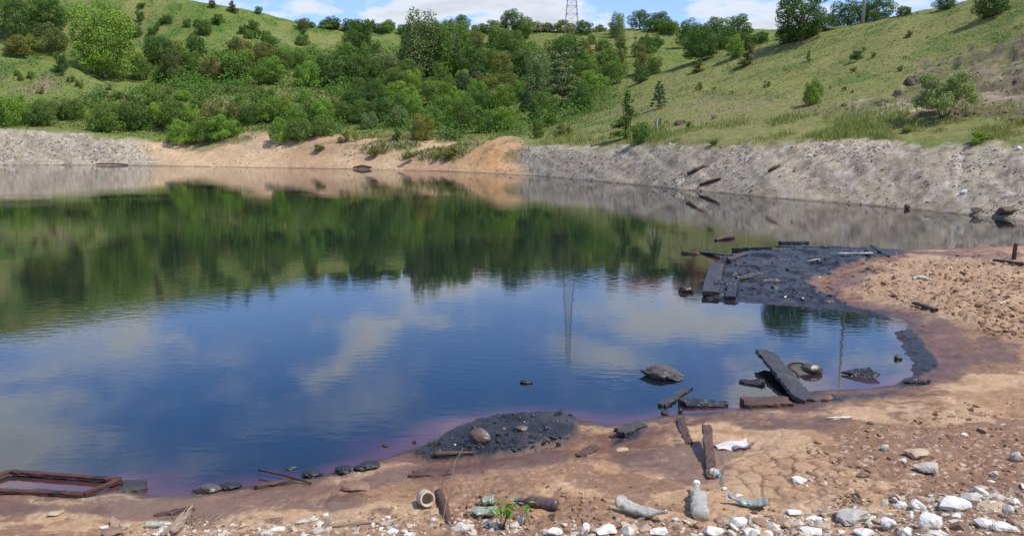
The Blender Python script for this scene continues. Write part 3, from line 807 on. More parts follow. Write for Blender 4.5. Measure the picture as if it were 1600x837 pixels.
SPECIALS = [
 # kind, u, v, h, w, tint, label
 ('round', 165, 122, 128, 112, 'bright', "largest bright green leafy tree on the left, at the edge of the grassy spur"),
 ('bush', 222, 124, 48, 44, 'mid', "dark green shrub tucked against the right foot of the big bright green tree"),
 ('round', 28, 62, 76, 66, 'dark', "dark broadleaf tree at the top left corner of the hill"),
 ('round', 78, 48, 60, 70, 'dark', "dark broadleaf tree between the left corner and the big bright tree, above the drab shrub"),
 ('bush', 84, 80, 56, 60, 'brown', "drab olive shrub in front of the dark trees at upper left"),
 ('bush', 30, 86, 36, 60, 'olive', "wide olive shrub on the crest of the left spur, below the corner tree"),
 ('scrub', 100, 112, 38, 34, 'dark', "small dark shrub sitting just below the crest of the left grassy spur"),
 ('bush', 40, 78, 30, 34, 'mid', "green shrub low in front of the corner tree on the left spur"),
 ('round', 565, 80, 54, 44, 'dark', "dark rounded cone shaped tree standing out alone against the skyline left of centre"),
 ('tall', 655, 122, 112, 82, 'grey', "tallest grey green poplar, left part of the big clump in the middle of the hill"),
 ('tall', 684, 118, 100, 84, 'grey', "grey green poplar in the middle of the big central clump"),
 ('tall', 706, 124, 92, 72, 'mid', "greener poplar at the right edge of the big central clump"),
 ('bush', 724, 142, 36, 42, 'blue', "dark shrub with pale leaves under the right edge of the poplar clump"),
 ('round', 800, 44, 36, 40, 'dark', "round dark tree on the skyline right of the poplar clump"),
 ('round', 722, 40, 26, 28, 'dark', "small dark round tree on the skyline directly right of the tall poplars"),
 ('round', 798, 96, 56, 58, 'mid', "broad green tree on the slope below the round skyline tree"),
 ('round', 805, 128, 50, 56, 'dark', "dark broad tree lower on the slope, left of the grey pine group"),
 ('round', 885, 118, 72, 72, 'dark', "large very dark rounded tree just below the pylon"),
 ('tall', 838, 168, 92, 54, 'grey', "tall pale grey green tree left of the spreading pine"),
 ('pine', 878, 170, 88, 84, 'grey', "spreading grey green pine with layered branches in the valley bottom"),
 ('bush', 950, 116, 52, 56, 'mid', "leafy green tree sized shrub right of the pine, half way up"),
 ('bush', 1010, 114, 38, 58, 'olive', "wide olive green shrub between the valley trees and the right hand hill"),
 ('tall', 966, 58, 44, 26, 'grey', "thin light grey poplar on the far skyline right of the pylon"),
 ('round', 1000, 40, 32, 40, 'dark', "dark round tree on the far skyline, left of a wider dark one"),
 ('round', 1030, 46, 30, 46, 'dark', "wide dark tree on the far skyline, right of a rounder dark one"),
 ('bush', 1052, 48, 18, 26, 'mid', "small green shrub at the right end of the far skyline trees"),
 ('round', 1094, 97, 60, 66, 'dark', "dark tree at the left end of the wood on the right hand ridge"),
 ('round', 1076, 76, 50, 40, 'dark', "dark tree at the back of the wood on the right ridge, left side"),
 ('round', 1118, 84, 62, 56, 'dark', "dark green tree in the middle of the wood on the right hand ridge"),
 ('round', 1152, 72, 54, 56, 'dark', "tallest dark tree of the ridge wood, its top against white cloud"),
 ('bush', 1148, 90, 40, 42, 'bright', "bright green shrub in front of the ridge wood on the right hill"),
 ('sapling', 1170, 102, 34, 30, 'olive', "sparse bare stemmed shrub right of the bright green one below the ridge wood"),
 ('bush', 1188, 68, 24, 34, 'mid', "lower green tree at the right end of the ridge wood"),
 ('round', 1252, 64, 84, 104, 'dark', "big dark dome shaped tree on the ridge left of the utility pole"),
 ('round', 1325, 40, 60, 74, 'dark', "dark tree on the ridge just left of the concrete pole"),
 ('round', 1368, 32, 60, 70, 'dark', "dark tree on the ridge just right of the concrete pole"),
 ('bush', 1412, 24, 18, 34, 'mid', "low green shrub on the ridge right of the pole trees"),
 ('bush', 1478, 14, 26, 44, 'dark', "dark shrub on the skyline between the pole and the upper right corner"),
 ('bush', 1550, 27, 46, 74, 'dark', "dark dense shrub near the upper right corner with its shadow on the grass"),
 ('scrub', 1339, 95, 20, 28, 'dark', "small dark bush alone in the middle of the right hand meadow"),
 ('bush', 1268, 164, 50, 38, 'bright', "bright green oval bush alone on the lower right hillside"),
 ('willow', 1475, 184, 78, 112, 'silver', "large silvery green willow bush in front of the bare dirt scar"),
 ('pine', 1030, 170, 44, 30, 'blue', "small pine standing alone on the lower slope of the right hill"),
 ('sapling', 980, 216, 80, 44, 'mid', "slender young birch at the top edge of the gravel bank"),
 ('bush', 1000, 224, 42, 36, 'mid', "dense green bush at the foot of the slender young birch"),
 ('sapling', 1264, 96, 18, 12, 'mid', "tiny upright sapling left of the small dark meadow bush"),
 ('scrub', 1422, 58, 13, 16, 'olive', "tiny olive bush high on the right hand meadow, below the pole"),
 ('scrub', 1419, 24, 12, 12, 'dark', "tiny dark bush on the meadow just under the ridge right of the pole"),
 ('sapling', 1092, 112, 22, 24, 'olive', "thin scrubby sapling on the meadow below the ridge wood"),
 ('scrub', 1092, 142, 18, 14, 'olive', "thin weedy bush on the right slope, upper left of the small pine"),
 ('scrub', 838, 216, 34, 34, 'mid', "leafy green bush at the right end of the orange sand"),
 ('scrub', 880, 212, 26, 34, 'olive', "olive scrub between the orange sand and the slender birch"),
 ('scrub', 862, 196, 24, 30, 'mid', "green scrub at the foot of the spreading pine"),
 ('bush', 660, 220, 54, 46, 'olive', "olive brown bush with a dark base standing on the sand bank"),
 ('scrub', 622, 219, 24, 20, 'mid', "small green bush left of the olive bush on the sand bank"),
 ('bush', 576, 202, 32, 38, 'grey', "greyish green bush at the upper edge of the sand bank"),
 ('scrub', 545, 222, 24, 36, 'olive', "pale grassy clump on the sand below the greyish bush"),
 ('scrub', 590, 244, 20, 34, 'olive', "low weedy clump low on the sand bank, above the driftwood"),
 ('scrub', 500, 236, 12, 24, 'brown', "small brown dry clump on the sand left of the weedy one"),
 ('scrub', 640, 248, 15, 50, 'olive', "long low weed patch near the water on the sand bank"),
 ('scrub', 700, 246, 22, 52, 'olive', "weedy clump left of the bare orange sand"),
 ('scrub', 1420, 207, 13, 30, 'light', "light green weed clump in the ledge grass, left"),
 ('scrub', 1535, 222, 22, 46, 'bright', "bright weed clump at the top of the gravel near the right edge"),
 ('scrub', 1115, 226, 9, 24, 'dark', "tiny dark clump at the lip of the gravel bank, right of the birch"),
 ('round', 332, 13, 15, 14, 'dark', "small dark tree alone on the crest of the left hill"),
 ('sapling', 364, 18, 17, 20, 'brown', "tiny bare twiggy tree on the left hill skyline"),
 ('round', 404, 23, 14, 15, 'dark', "small round tree where the left skyline begins to fall"),
 ('round', 520, 46, 22, 28, 'dark', "small dark tree on the skyline left of the dark cone shaped tree"),
]
for s in SPECIALS:
    r = plant(*s)
    if s[1] in (1325, 1368): r.location += Vector((s[1] - 800, F_PX, 0)).normalized() * 7.0      # these stand just behind the crest

ORD = ("first second third fourth fifth sixth seventh eighth ninth tenth eleventh twelfth thirteenth fourteenth fifteenth sixteenth seventeenth eighteenth nineteenth twentieth "
       "twenty-first twenty-second twenty-third twenty-fourth twenty-fifth twenty-sixth twenty-seventh twenty-eighth twenty-ninth thirtieth thirty-first thirty-second thirty-third thirty-fourth "
       "thirty-fifth thirty-sixth thirty-seventh thirty-eighth thirty-ninth fortieth forty-first forty-second forty-third forty-fourth forty-fifth forty-sixth forty-seventh forty-eighth forty-ninth fiftieth").split()
SAY = {'dark': 'dark green', 'mid': 'green', 'bright': 'bright green', 'olive': 'olive', 'grey': 'grey green', 'brown': 'drab olive', 'blue': 'bluish green', 'light': 'light green'}
def fill(where, n, poly, hr, ar, kinds, tints, seed, fixed=(), sep=0.55, ridge=None):
    """a stand of shrubs or trees inside a stretch of hillside, told apart by their order from left to right"""
    g = random.Random(seed); spots = list(fixed); tries = 0
    us = [p[0] for p in poly]; vs = [p[1] for p in poly]
    while len(spots) < n + len(fixed) and tries < n * 60:
        tries += 1
        u, v = g.uniform(min(us), max(us)), g.uniform(min(vs), max(vs))
        if sdpoly(np.array([u]), np.array([v]), poly)[0] > 0: continue
        h = g.uniform(*hr) * (0.75 + 0.5 * (v - min(vs)) / max(1, max(vs) - min(vs)))
        w = h * g.uniform(*ar)
        if any(math.hypot((u - a[1]) / (0.5 * (w + a[4])), (v - a[2]) / (0.38 * (h + a[3]))) < sep for a in spots): continue
        spots.append((g.choice(kinds), u, v, h, w, g.choice(tints)))
    spots.sort(key=lambda a: a[1])
    big = max(a[3] for a in spots)
    for i, (k, u, v, h, w, t) in enumerate(spots):
        form = {'round': 'tree', 'tall': 'slim tree', 'bush': 'shrub', 'scrub': 'scrub bush', 'sapling': 'sapling', 'willow': 'shrub', 'pine': 'pine'}[k]
        plant(k, u, v, h, w, t, f"{SAY[t]} {form}, {ORD[i]} from the left {where}", "plants " + where, parts=h > 17)

fill("in the band across the left hillside", 17, [(225,95),(300,80),(450,78),(640,112),(640,150),(560,150),(480,140),(380,132),(240,135)], (36, 52), (0.95, 1.3), ['bush', 'bush', 'round', 'bush'], ['dark', 'mid', 'mid', 'olive', 'bright', 'brown'], 1,
     fixed=[('bush', 375, 122, 56, 74, 'mid'), ('bush', 335, 124, 46, 60, 'olive'), ('bush', 515, 132, 56, 66, 'dark'), ('round', 558, 132, 52, 48, 'dark'), ('bush', 270, 118, 52, 50, 'brown')])
fill("in the thicket above the lake on the left", 17, [(-20,186),(100,190),(220,206),(300,214),(420,204),(560,200),(560,188),(430,184),(300,192),(180,190),(60,178),(-20,176)], (34, 50), (0.95, 1.35), ['bush'], ['bright', 'mid', 'mid', 'bright', 'dark', 'olive'], 2,
     fixed=[('bush', 22, 196, 56, 56, 'bright'), ('bush', 64, 197, 50, 56, 'mid'), ('bush', 160, 206, 52, 60, 'mid'), ('bush', 285, 224, 46, 66, 'bright'), ('bush', 322, 222, 52, 60, 'mid'), ('bush', 352, 216, 46, 60, 'bright'), ('bush', 440, 220, 46, 54, 'bright'), ('bush', 470, 219, 44, 54, 'mid'), ('bush', 505, 212, 42, 50, 'mid'), ('bush', 268, 204, 62, 58, 'mid')])
fill("in the tangled valley slope below the poplars", 27, [(560,150),(660,140),(790,135),(850,160),(880,180),(830,206),(780,212),(700,208),(600,200),(540,190)], (32, 52), (0.85, 1.25), ['bush', 'bush', 'round', 'bush'], ['bright', 'mid', 'bright', 'dark', 'mid', 'olive', 'grey'], 3,
     fixed=[('round', 583, 166, 48, 50, 'dark'), ('bush', 625, 158, 40, 70, 'bright'), ('round', 680, 168, 50, 60, 'mid'), ('bush', 790, 205, 50, 54, 'bright'), ('bush', 760, 207, 44, 50, 'mid')])
fill("among the trees around the poplar clump", 17, [(480,78),(600,88),(640,75),(740,60),(830,60),(850,120),(780,140),(720,140),(600,140),(540,100)], (34, 52), (0.8, 1.2), ['bush', 'round', 'round'], ['dark', 'mid', 'mid', 'grey', 'olive', 'dark'], 4)
fill("along the far skyline hedge", 30, [(455,48),(540,52),(640,54),(720,52),(860,54),(900,53),(1060,54),(1060,50),(860,47),(700,46),(600,44),(500,40)], (12, 22), (1.2, 2.2), ['bush', 'round', 'bush', 'scrub'], ['dark', 'mid', 'mid', 'olive', 'dark'], 5, sep=0.45)
fill("scattered over the left hilltop grass", 14, [(180,22),(250,35),(340,38),(470,52),(480,75),(390,66),(300,58),(200,66)], (14, 26), (0.9, 1.4), ['scrub', 'bush', 'scrub'], ['dark', 'mid', 'olive', 'mid'], 6,
     fixed=[('scrub', 292, 44, 18, 18, 'dark'), ('bush', 320, 54, 28, 34, 'mid'), ('scrub', 246, 49, 18, 12, 'dark'), ('scrub', 380, 54, 19, 22, 'dark'), ('scrub', 342, 38, 20, 30, 'dark'), ('scrub', 225, 12, 9, 26, 'mid')])
fill("on the far slope beneath the pylon", 17, [(860,66),(960,70),(1050,64),(1058,92),(1000,100),(940,105),(900,90)], (16, 32), (0.9, 1.5), ['bush', 'scrub', 'bush'], ['mid', 'dark', 'olive', 'mid'], 7)
fill("behind the valley pine", 11, [(905,110),(985,104),(1040,112),(1000,132),(960,150),(930,168),(905,176),(880,150)], (32, 52), (0.8, 1.2), ['bush', 'round', 'bush'], ['mid', 'dark', 'mid', 'olive', 'bright'], 8)
fill("on the bracken slope of the left hillside", 26, [(215,152),(330,140),(480,150),(560,165),(560,185),(430,180),(290,186),(230,182)], (12, 26), (0.9, 1.6), ['scrub', 'bush', 'scrub'], ['olive', 'mid', 'bright', 'olive', 'mid'], 9)
fill("on the steep grass of the left spur", 11, [(-10,110),(90,100),(200,150),(225,185),(120,180),(0,170)], (10, 22), (0.9, 1.5), ['scrub'], ['olive', 'mid', 'light'], 10)
fill("dotted about the right hand meadow", 16, [(900,185),(1000,140),(1100,120),(1300,80),(1420,60),(1560,50),(1430,110),(1300,160),(1100,200),(950,205)], (6, 13), (0.8, 1.6), ['scrub'], ['olive', 'mid', 'olive', 'light'], 11)
fill("on the ridge behind the right hand trees", 9, [(1060,72),(1210,64),(1320,40),(1440,20),(1440,25),(1320,46),(1210,72),(1090,92)], (18, 34), (1.0, 1.6), ['bush', 'round'], ['dark', 'mid'], 12)

# ------------------------------------------------------------------ grass, herbs and undergrowth (uncountable)
def cell_areas():
    P = np.stack([U2, V2], -1)
    a = P[1:, :-1] - P[:-1, :-1]; b = P[:-1, 1:] - P[:-1, :-1]
    ar = -(a[..., 0] * b[..., 1] - a[..., 1] * b[..., 0])
    return ar
U3, V3 = project(HX, HY, HZ)
U2, V2 = U3, V3
AREA = cell_areas(); AREA = np.clip(AREA, 0, 200)
S3 = np.broadcast_to(SN[None, :], HX.shape)
infr = (U3 > -120) & (U3 < 1720) & (V3 > -60)
def sample_cells(weight, n, seed):
    g = np.random.default_rng(seed)
    w = (AREA + 0.02) * weight[:-1, :-1] * infr[:-1, :-1]
    p = w.ravel() / w.sum()
    c = g.choice(p.size, size=n, p=p); i, j = np.unravel_index(c, w.shape)
    fu, fv = g.random(n), g.random(n)
    def bil(A): return A[i, j] * (1 - fu) * (1 - fv) + A[i + 1, j] * fu * (1 - fv) + A[i, j + 1] * (1 - fu) * fv + A[i + 1, j + 1] * fu * fv
    return np.stack([bil(HX), bil(HY), bil(HZ)], 1), i, j, g

def veg_mat(name, transl=0.3):
    m = NT(name); col = m.attr('albedo', 'Color')
    p = m.n('ShaderNodeBsdfPrincipled'); m.l(col, p.inputs['Base Color']); p.inputs['Roughness'].default_value = 0.7; p.inputs['Specular IOR Level'].default_value = 0.15
    t = m.n('ShaderNodeBsdfTranslucent'); m.l(m.mix(1.0, col, (1.2, 1.3, 0.7), 'MULTIPLY'), t.inputs[0])
    ms = m.n('ShaderNodeMixShader'); ms.inputs[0].default_value = transl
    m.l(p.outputs[0], ms.inputs[1]); m.l(t.outputs[0], ms.inputs[2]); m.l(ms.outputs[0], m.out.inputs[0])
    return m.m
M_VEG = veg_mat("herbs")

def blades(P, hgt, wid, lean, col, g):
    n = len(P)
    a = g.uniform(0, 6.28, n); b = g.uniform(0, 6.28, n)
    dx = np.stack([np.cos(a), np.sin(a), 0 * a], 1) * (wid / 2)[:, None]
    tip = P + np.stack([np.cos(b) * lean * hgt, np.sin(b) * lean * hgt, hgt], 1)
    mid = P + (tip - P) * 0.55 + np.array([0, 0, 1]) * (hgt * 0.08)[:, None]
    V = np.stack([P - dx, P + dx, mid + dx * 0.75, tip + dx * 0.12, tip - dx * 0.12, mid - dx * 0.75], 1)
    F = np.concatenate([np.arange(n)[:, None] * 6 + np.array([0, 1, 2, 5]), np.arange(n)[:, None] * 6 + np.array([5, 2, 3, 4])])
    return V.reshape(-1, 3), F, np.repeat(col, 6, 0)

nB3 = fbm(HX * 0.35, HY * 0.35, 5, 132); nD3 = fbm(HX * 0.12, HY * 0.12, 4, 134)
# tall grass on the ledge over the gravel bank
wgt = sstep(0.88, 1.02, S3) * (1 - sstep(2.1, 2.5, S3)) * (1 - BANKM) * sstep(815, 860, U3)
P, i, j, g = sample_cells(wgt, 30000, 301)
base = np.array([0.28, 0.275, 0.092]); alt = np.array([0.38, 0.33, 0.15]); gre = np.array([0.20, 0.255, 0.060])
q = g.random(len(P))[:, None]; nn = nB3[i, j][:, None]
col = np.where(nn > 0.53, gre, base) * (0.75 + 0.5 * q); col = np.where(g.random(len(P))[:, None] < 0.25, alt * (0.8 + 0.4 * q), col)
V, F, C_ = blades(P - [0, 0, 0.03], g.uniform(0.06, 0.34, len(P)) * (0.1 + 1.6 * sstep(0.35, 0.65, nB3[i, j])), np.clip(P[:, 1] * 0.0008, 0.025, 0.06), g.uniform(0.05, 0.45, len(P)), col, g)
me = np_mesh("ledge_grass", V, F, False); attr(me, 'albedo', C_)
tag(link("ledge_grass", me, M_VEG), "tall dry yellow green grass along the top of the gravel bank", "grass", kind="stuff")
# meadow grass clumps
wgt = sstep(1.9, 2.3, S3) * (1 - BANKM) * (1 - 0.85 * scar) * (S3 < 7.2) * (0.35 + sstep(0.42, 0.6, nB3))
P, i, j, g = sample_cells(wgt, 70000, 302)
hc = HC[i, j] * (0.92 + 0.36 * g.random((len(P), 1))) * np.array([1.0, 1.04, 0.95])
D_ = P[:, 1]
V, F, C_ = blades(P - [0, 0, 0.03], g.uniform(0.04, 0.14, len(P)) * np.clip(D_ / 75, 0.55, 1.6), np.clip(D_ * 0.0014, 0.04, 0.24), g.uniform(0.3, 1.6, len(P)), hc, g)
me = np_mesh("meadow_grass", V, F, False); attr(me, 'albedo', C_)
tag(link("meadow_grass", me, M_VEG), "meadow grass growing over the hills around the pond", "grass", kind="stuff")
# leafy undergrowth on the left and middle hillside
lushp = [(-60,165),(60,178),(230,150),(240,100),(460,80),(560,95),(840,60),(860,100),(980,110),(940,170),(870,205),(800,222),(720,216),(640,206),(520,210),(420,212),(300,222),(220,214),(120,204),(-60,198)]
wl_ = 1 - sstep(-8, 10, sdpoly(U3, V3, lushp) + (nD3 - 0.5) * 60)
wgt = wl_ * (1 - BANKM) * (S3 > 0.9) * (0.25 + sstep(0.40, 0.58, nD3 * 0.5 + nB3 * 0.5))
P, i, j, g = sample_cells(wgt, 70000, 303)
D_ = P[:, 1]; nn = nB3[i, j]
P[:, 2] += g.random(len(P)) ** 1.5 * (0.25 + 1.7 * sstep(0.42, 0.60, nn)) 
gcol = np.where((nn > 0.5)[:, None], np.array([0.095, 0.180, 0.030]), np.array([0.135, 0.165, 0.042])) * (0.6 + 0.7 * g.random((len(P), 1)))
N = np.stack([0.6 * g.normal(size=len(P)), 0.6 * g.normal(size=len(P)) - 0.4, 0.9 + 0 * D_], 1)
V, F = leaf_quads(P, N, 0.40 * np.clip(D_ / 120, 0.7, 1.7), g)
me = np_mesh("undergrowth", V, F, False); attr(me, 'albedo', np.repeat(gcol, 4, 0))
tag(link("undergrowth", me, M_VEG), "dense leafy undergrowth between the shrubs on the hillside", "undergrowth", kind="stuff")

# loose stones on the far gravel banks
def stone_cloud(name, P, size, col, g, mat, sub=1, flat=0.65, label=None, cat="gravel", kind="stuff"):
    import bmesh
    bm = bmesh.new(); bmesh.ops.create_icosphere(bm, subdivisions=sub, radius=1.0)
    B = np.array([v.co[:] for v in bm.verts]); Fb = np.array([[v.index for v in f.verts] for f in bm.faces]); bm.free()
    n = len(P); nb = len(B)
    k = g.uniform(0.62, 1.25, (n, nb, 1)); S = np.stack([g.uniform(0.7, 1.5, n), g.uniform(0.7, 1.2, n), flat * g.uniform(0.6, 1.2, n)], 1)[:, None, :]
    a = g.uniform(0, 6.28, n); ca, sa = np.cos(a)[:, None], np.sin(a)[:, None]
    L = B[None] * k * S * size[:, None, None]
    X = L[..., 0] * ca - L[..., 1] * sa; Y = L[..., 0] * sa + L[..., 1] * ca
    # tilt
    b = g.normal(size=n)[:, None] * 0.35; Z = L[..., 2] + X * b
    V = np.stack([X + P[:, None, 0], Y + P[:, None, 1], Z + P[:, None, 2]], -1).reshape(-1, 3)
    F = (Fb[None] + (np.arange(n) * nb)[:, None, None]).reshape(-1, 3)
    me = np_mesh(name, V, F, False); attr(me, 'albedo', np.repeat(col, nb, 0))
    return tag(link(name, me, mat), label, cat, kind=kind)
ms_ = NT("loose_stones"); vs_ = ms_.coord('Object')
ms_.principled(ms_.mix(1.0, ms_.attr('albedo', 'Color'), ms_.ramp(ms_.noise(vs_, 60, 5, 0.7), [(0.3, 0.7), (0.7, 1.2)]), 'MULTIPLY'), 0.9, 0.25, ms_.bump(ms_.noise(vs_, 45, 5, 0.7), 0.5, 0.02))
M_STONES = ms_.m
wgt = BANKM * (S3 > 0.02) * (S3 < 1.6) * (0.2 + sstep(0.5, 0.62, nB3)) * (1 - 0.75 * ((U3 > 240) & (U3 < 810)))
P, i, j, g = sample_cells(wgt, 6500, 305)
col = np.where(g.random((len(P), 1)) < 0.22, np.array([0.52, 0.47, 0.42]), np.array([0.27, 0.215, 0.175])) * (0.6 + 0.7 * g.random((len(P), 1)))
stone_cloud("bank_shingle", P, np.clip(np.exp(g.normal(size=len(P)) * 0.5) * 0.00075 * P[:, 1], 0.015, 0.16), col, g, M_STONES, 1, 0.6, "loose grey stones strewn over the far gravel banks", "stones")
wgt = scar + 0.0
P, i, j, g = sample_cells(wgt, 500, 306)
col = np.array([0.20, 0.155, 0.115]) * (0.45 + 0.9 * g.random((len(P), 1)))
stone_cloud("scar_rubble", P, np.exp(g.normal(size=len(P)) * 0.5) * 0.06, col, g, M_STONES, 1, 0.7, "brown dirt clods on the bare scar of the right hill", "rubble")

# weeds coming up through the sand bank
wgt = (S3 > 0.3) * (S3 < 1.9) * sstep(540, 590, U3) * (1 - sstep(715, 740, U3)) * sstep(0.46, 0.58, nD3 * 0.5 + nB3 * 0.5) + 0.35 * (S3 > 0.75) * (S3 < 1.6) * sstep(300, 340, U3) * (1 - sstep(800, 830, U3)) * sstep(0.5, 0.6, nB3)
P, i, j, g = sample_cells(wgt, 2600, 307)
col = np.where(g.random((len(P), 1)) < 0.6, np.array([0.18, 0.20, 0.065]), np.array([0.27, 0.235, 0.11])) * (0.6 + 0.7 * g.random((len(P), 1)))
V, F, C_ = blades(P - [0, 0, 0.03], g.uniform(0.10, 0.50, len(P)), g.uniform(0.06, 0.16, len(P)), g.uniform(0.3, 1.3, len(P)), col, g)
me = np_mesh("sand_weeds", V, F, False); attr(me, 'albedo', C_)
tag(link("sand_weeds", me, M_VEG), "thin weeds and grass coming up through the sand bank", "weeds", kind="stuff")

# ================================================================== things lying about the shore
import bmesh
M_TARWOOD = rough_mat("tarred_wood", (0.028, 0.026, 0.026), (0.055, 0.048, 0.044), 5, 0.5, 0.45, 0.6, 0.012, 22, (0.075, 0.055, 0.045), stretch=(1, 1, 1))
M_WETWOOD = rough_mat("wet_brown_wood", (0.060, 0.034, 0.024), (0.12, 0.065, 0.045), 6, 0.6, 0.35, 0.6, 0.012, 25)
M_DRYWOOD = rough_mat("weathered_wood", (0.21, 0.145, 0.10), (0.34, 0.25, 0.18), 8, 0.85, 0.2, 0.6, 0.01, 30)
M_PALEWOOD = rough_mat("bleached_wood", (0.50, 0.42, 0.33), (0.66, 0.58, 0.48), 8, 0.85, 0.2, 0.5, 0.01, 30)
M_RUST = rough_mat("rusty_steel", (0.055, 0.026, 0.020), (0.13, 0.052, 0.034), 9, 0.65, 0.4, 0.7, 0.01, 40, (0.03, 0.022, 0.022), metal=0.2)
M_TAR = rough_mat("tar", (0.018, 0.017, 0.018), (0.040, 0.034, 0.032), 8, 0.28, 0.5, 0.7, 0.02, 22)
M_SACK = rough_mat("tarry_sacking", (0.060, 0.048, 0.042), (0.11, 0.088, 0.075), 5, 0.36, 0.5, 0.4, 0.012, 18, (0.03, 0.025, 0.024))
M_MUDSACK = rough_mat("muddy_plastic", (0.085, 0.055, 0.045), (0.15, 0.10, 0.08), 7, 0.4, 0.45, 0.4, 0.012, 25)
M_WHITE = rough_mat("white_limestone", (0.60, 0.57, 0.51), (0.78, 0.76, 0.72), 9, 0.9, 0.2, 0.9, 0.015, 45, (0.43, 0.36, 0.27))
M_GREYROCK = rough_mat("grey_stone", (0.36, 0.33, 0.28), (0.52, 0.48, 0.41), 7, 0.9, 0.2, 0.8, 0.012, 40, (0.27, 0.23, 0.18))
M_TANROCK = rough_mat("tan_stone", (0.36, 0.255, 0.165), (0.50, 0.38, 0.26), 7, 0.9, 0.2, 0.8, 0.012, 40)
M_BROWNROCK = rough_mat("brown_stone", (0.17, 0.105, 0.070), (0.27, 0.175, 0.12), 7, 0.85, 0.25, 0.8, 0.012, 40)
M_CONCRETE = rough_mat("concrete", (0.34, 0.32, 0.29), (0.44, 0.42, 0.38), 5, 0.9, 0.2, 0.3, 0.01, 20)
M_STEEL = rough_mat("galvanised_steel", (0.24, 0.245, 0.25), (0.32, 0.325, 0.33), 3, 0.6, 0.4, 0.1, 0.01, 10, metal=0.4)
M_CLAYPOT = rough_mat("dirty_ceramic", (0.40, 0.31, 0.21), (0.54, 0.45, 0.33), 10, 0.7, 0.3, 0.4, 0.005, 40)
def plastic(name, c, rough=0.3, trans=0.0, dirt=(0.30, 0.22, 0.15), amt=0.5):
    m = NT(name); v = m.coord('Object')
    f = m.ramp(m.noise(v, 22, 5, 0.65), [(0.48, 0.0), (0.72, amt)])
    m.principled(m.mix(f, c, dirt), rough, 0.5, m.bump(m.noise(v, 30, 3, 0.6), 0.35, 0.008), Transmission_Weight=trans)
    return m.m
M_CLEAR = plastic("cloudy_clear_plastic", (0.55, 0.53, 0.44), 0.22, 0.35, (0.42, 0.31, 0.21), 0.85)
M_GREEN = plastic("greenish_plastic", (0.34, 0.38, 0.28), 0.28, 0.25)
M_TEAL = plastic("grey_green_plastic", (0.30, 0.35, 0.31), 0.28, 0.2)
M_DARKBOT = plastic("dirty_brown_plastic", (0.090, 0.058, 0.052), 0.32, 0.0, (0.22, 0.15, 0.13), 0.6)
M_CAPBLUE = plastic("blue_cap", (0.05, 0.17, 0.45), 0.4, 0, amt=0.3); M_CAPLIGHT = plastic("light_blue_cap", (0.08, 0.38, 0.62), 0.4, 0, amt=0.3)
M_CAPTEAL = plastic("teal_cap", (0.05, 0.25, 0.22), 0.4, 0, amt=0.3); M_CAPWHITE = plastic("white_cap", (0.75, 0.75, 0.72), 0.4, 0, amt=0.3)
M_PAPER = plastic("dirty_white_wrapper", (0.62, 0.56, 0.50), 0.6, 0, amt=0.6); M_PURPLE = plastic("stained_wrapper", (0.26, 0.21, 0.25), 0.5, 0, amt=0.5)
M_LEAFN = leaf_material("weed_leaves", 0.3)

def G(u, v): return hit(u, v, water=True, near=True, hills=False)

def plank(name, a, b, w, t, mat, lift=(0.0, 0.0), jag=0.0, seed=1, roll=0.0, bend=0.0, taper=1.0, parent=None, far=False, rough=0.0055):
    g = np.random.default_rng(seed)
    A = (hill_hit(*a) if far else G(*a)); B = (hill_hit(*b) if far else G(*b))
    A = A + Vector((0, 0, lift[0])); B = B + Vector((0, 0, lift[1]))
    M = (A + B) / 2; ex = (B - A); L = ex.length; ex.normalize()
    ey = Vector((0, 0, 1)).cross(ex).normalized(); ez = ex.cross(ey)
    q = Matrix.Rotation(roll, 3, ex); ey = q @ ey; ez = q @ ez
    n = max(6, min(40, int(L / 0.05))); ny = 5
    sec = [(-0.5 + k / ny, 0.5) for k in range(ny + 1)] + [(0.5, 0.0)] + [(0.5 - k / ny, -0.5) for k in range(ny + 1)] + [(-0.5, 0.0)]
    jo = [g.uniform(-1, 1) * jag for _ in range(ny + 1)]; jo2 = [g.uniform(-1, 1) * jag for _ in range(ny + 1)]
    V, F = [], []
    m = len(sec)
    for i in range(n + 1):
        s = i / n; wd = w * (1 + (taper - 1) * s) * (1 + 0.04 * g.normal())
        for (cy, cz) in sec:
            k = int(round((cy + 0.5) * ny))
            x = (s - 0.5) * L + (jo2[k] * s ** 6 + jo[k] * (1 - s) ** 6)
            y = cy * wd + rough * g.normal(); z = cz * t + rough * 0.8 * g.normal() + bend * (s - 0.5) ** 2 * 4
            V.append(ex * x + ey * y + ez * z)
    for i in range(n):
        for k in range(m):
            F.append((i * m + k, (i + 1) * m + k, (i + 1) * m + (k + 1) % m, i * m + (k + 1) % m))
    for base, rev in ((0, False), (n * m, True)):
        for k in range(ny):      # caps as strips
            a0, a1 = k, k + 1; b0, b1 = 2 * ny + 2 - k, 2 * ny + 1 - k
            q4 = (base + a0, base + a1, base + b1, base + b0)
            F.append(q4 if not rev else q4[::-1])
    F = [f[::-1] for f in F]
    me = pymesh(name, V, F, smooth=False)
    bm = bmesh.new(); bm.from_mesh(me); bmesh.ops.recalc_face_normals(bm, faces=bm.faces); bm.to_mesh(me); bm.free()
    if parent: 
        o = link(name, me, mat, parent); o.location = M - parent.location
    else: o = link(name, me, mat, None, M)
    return o

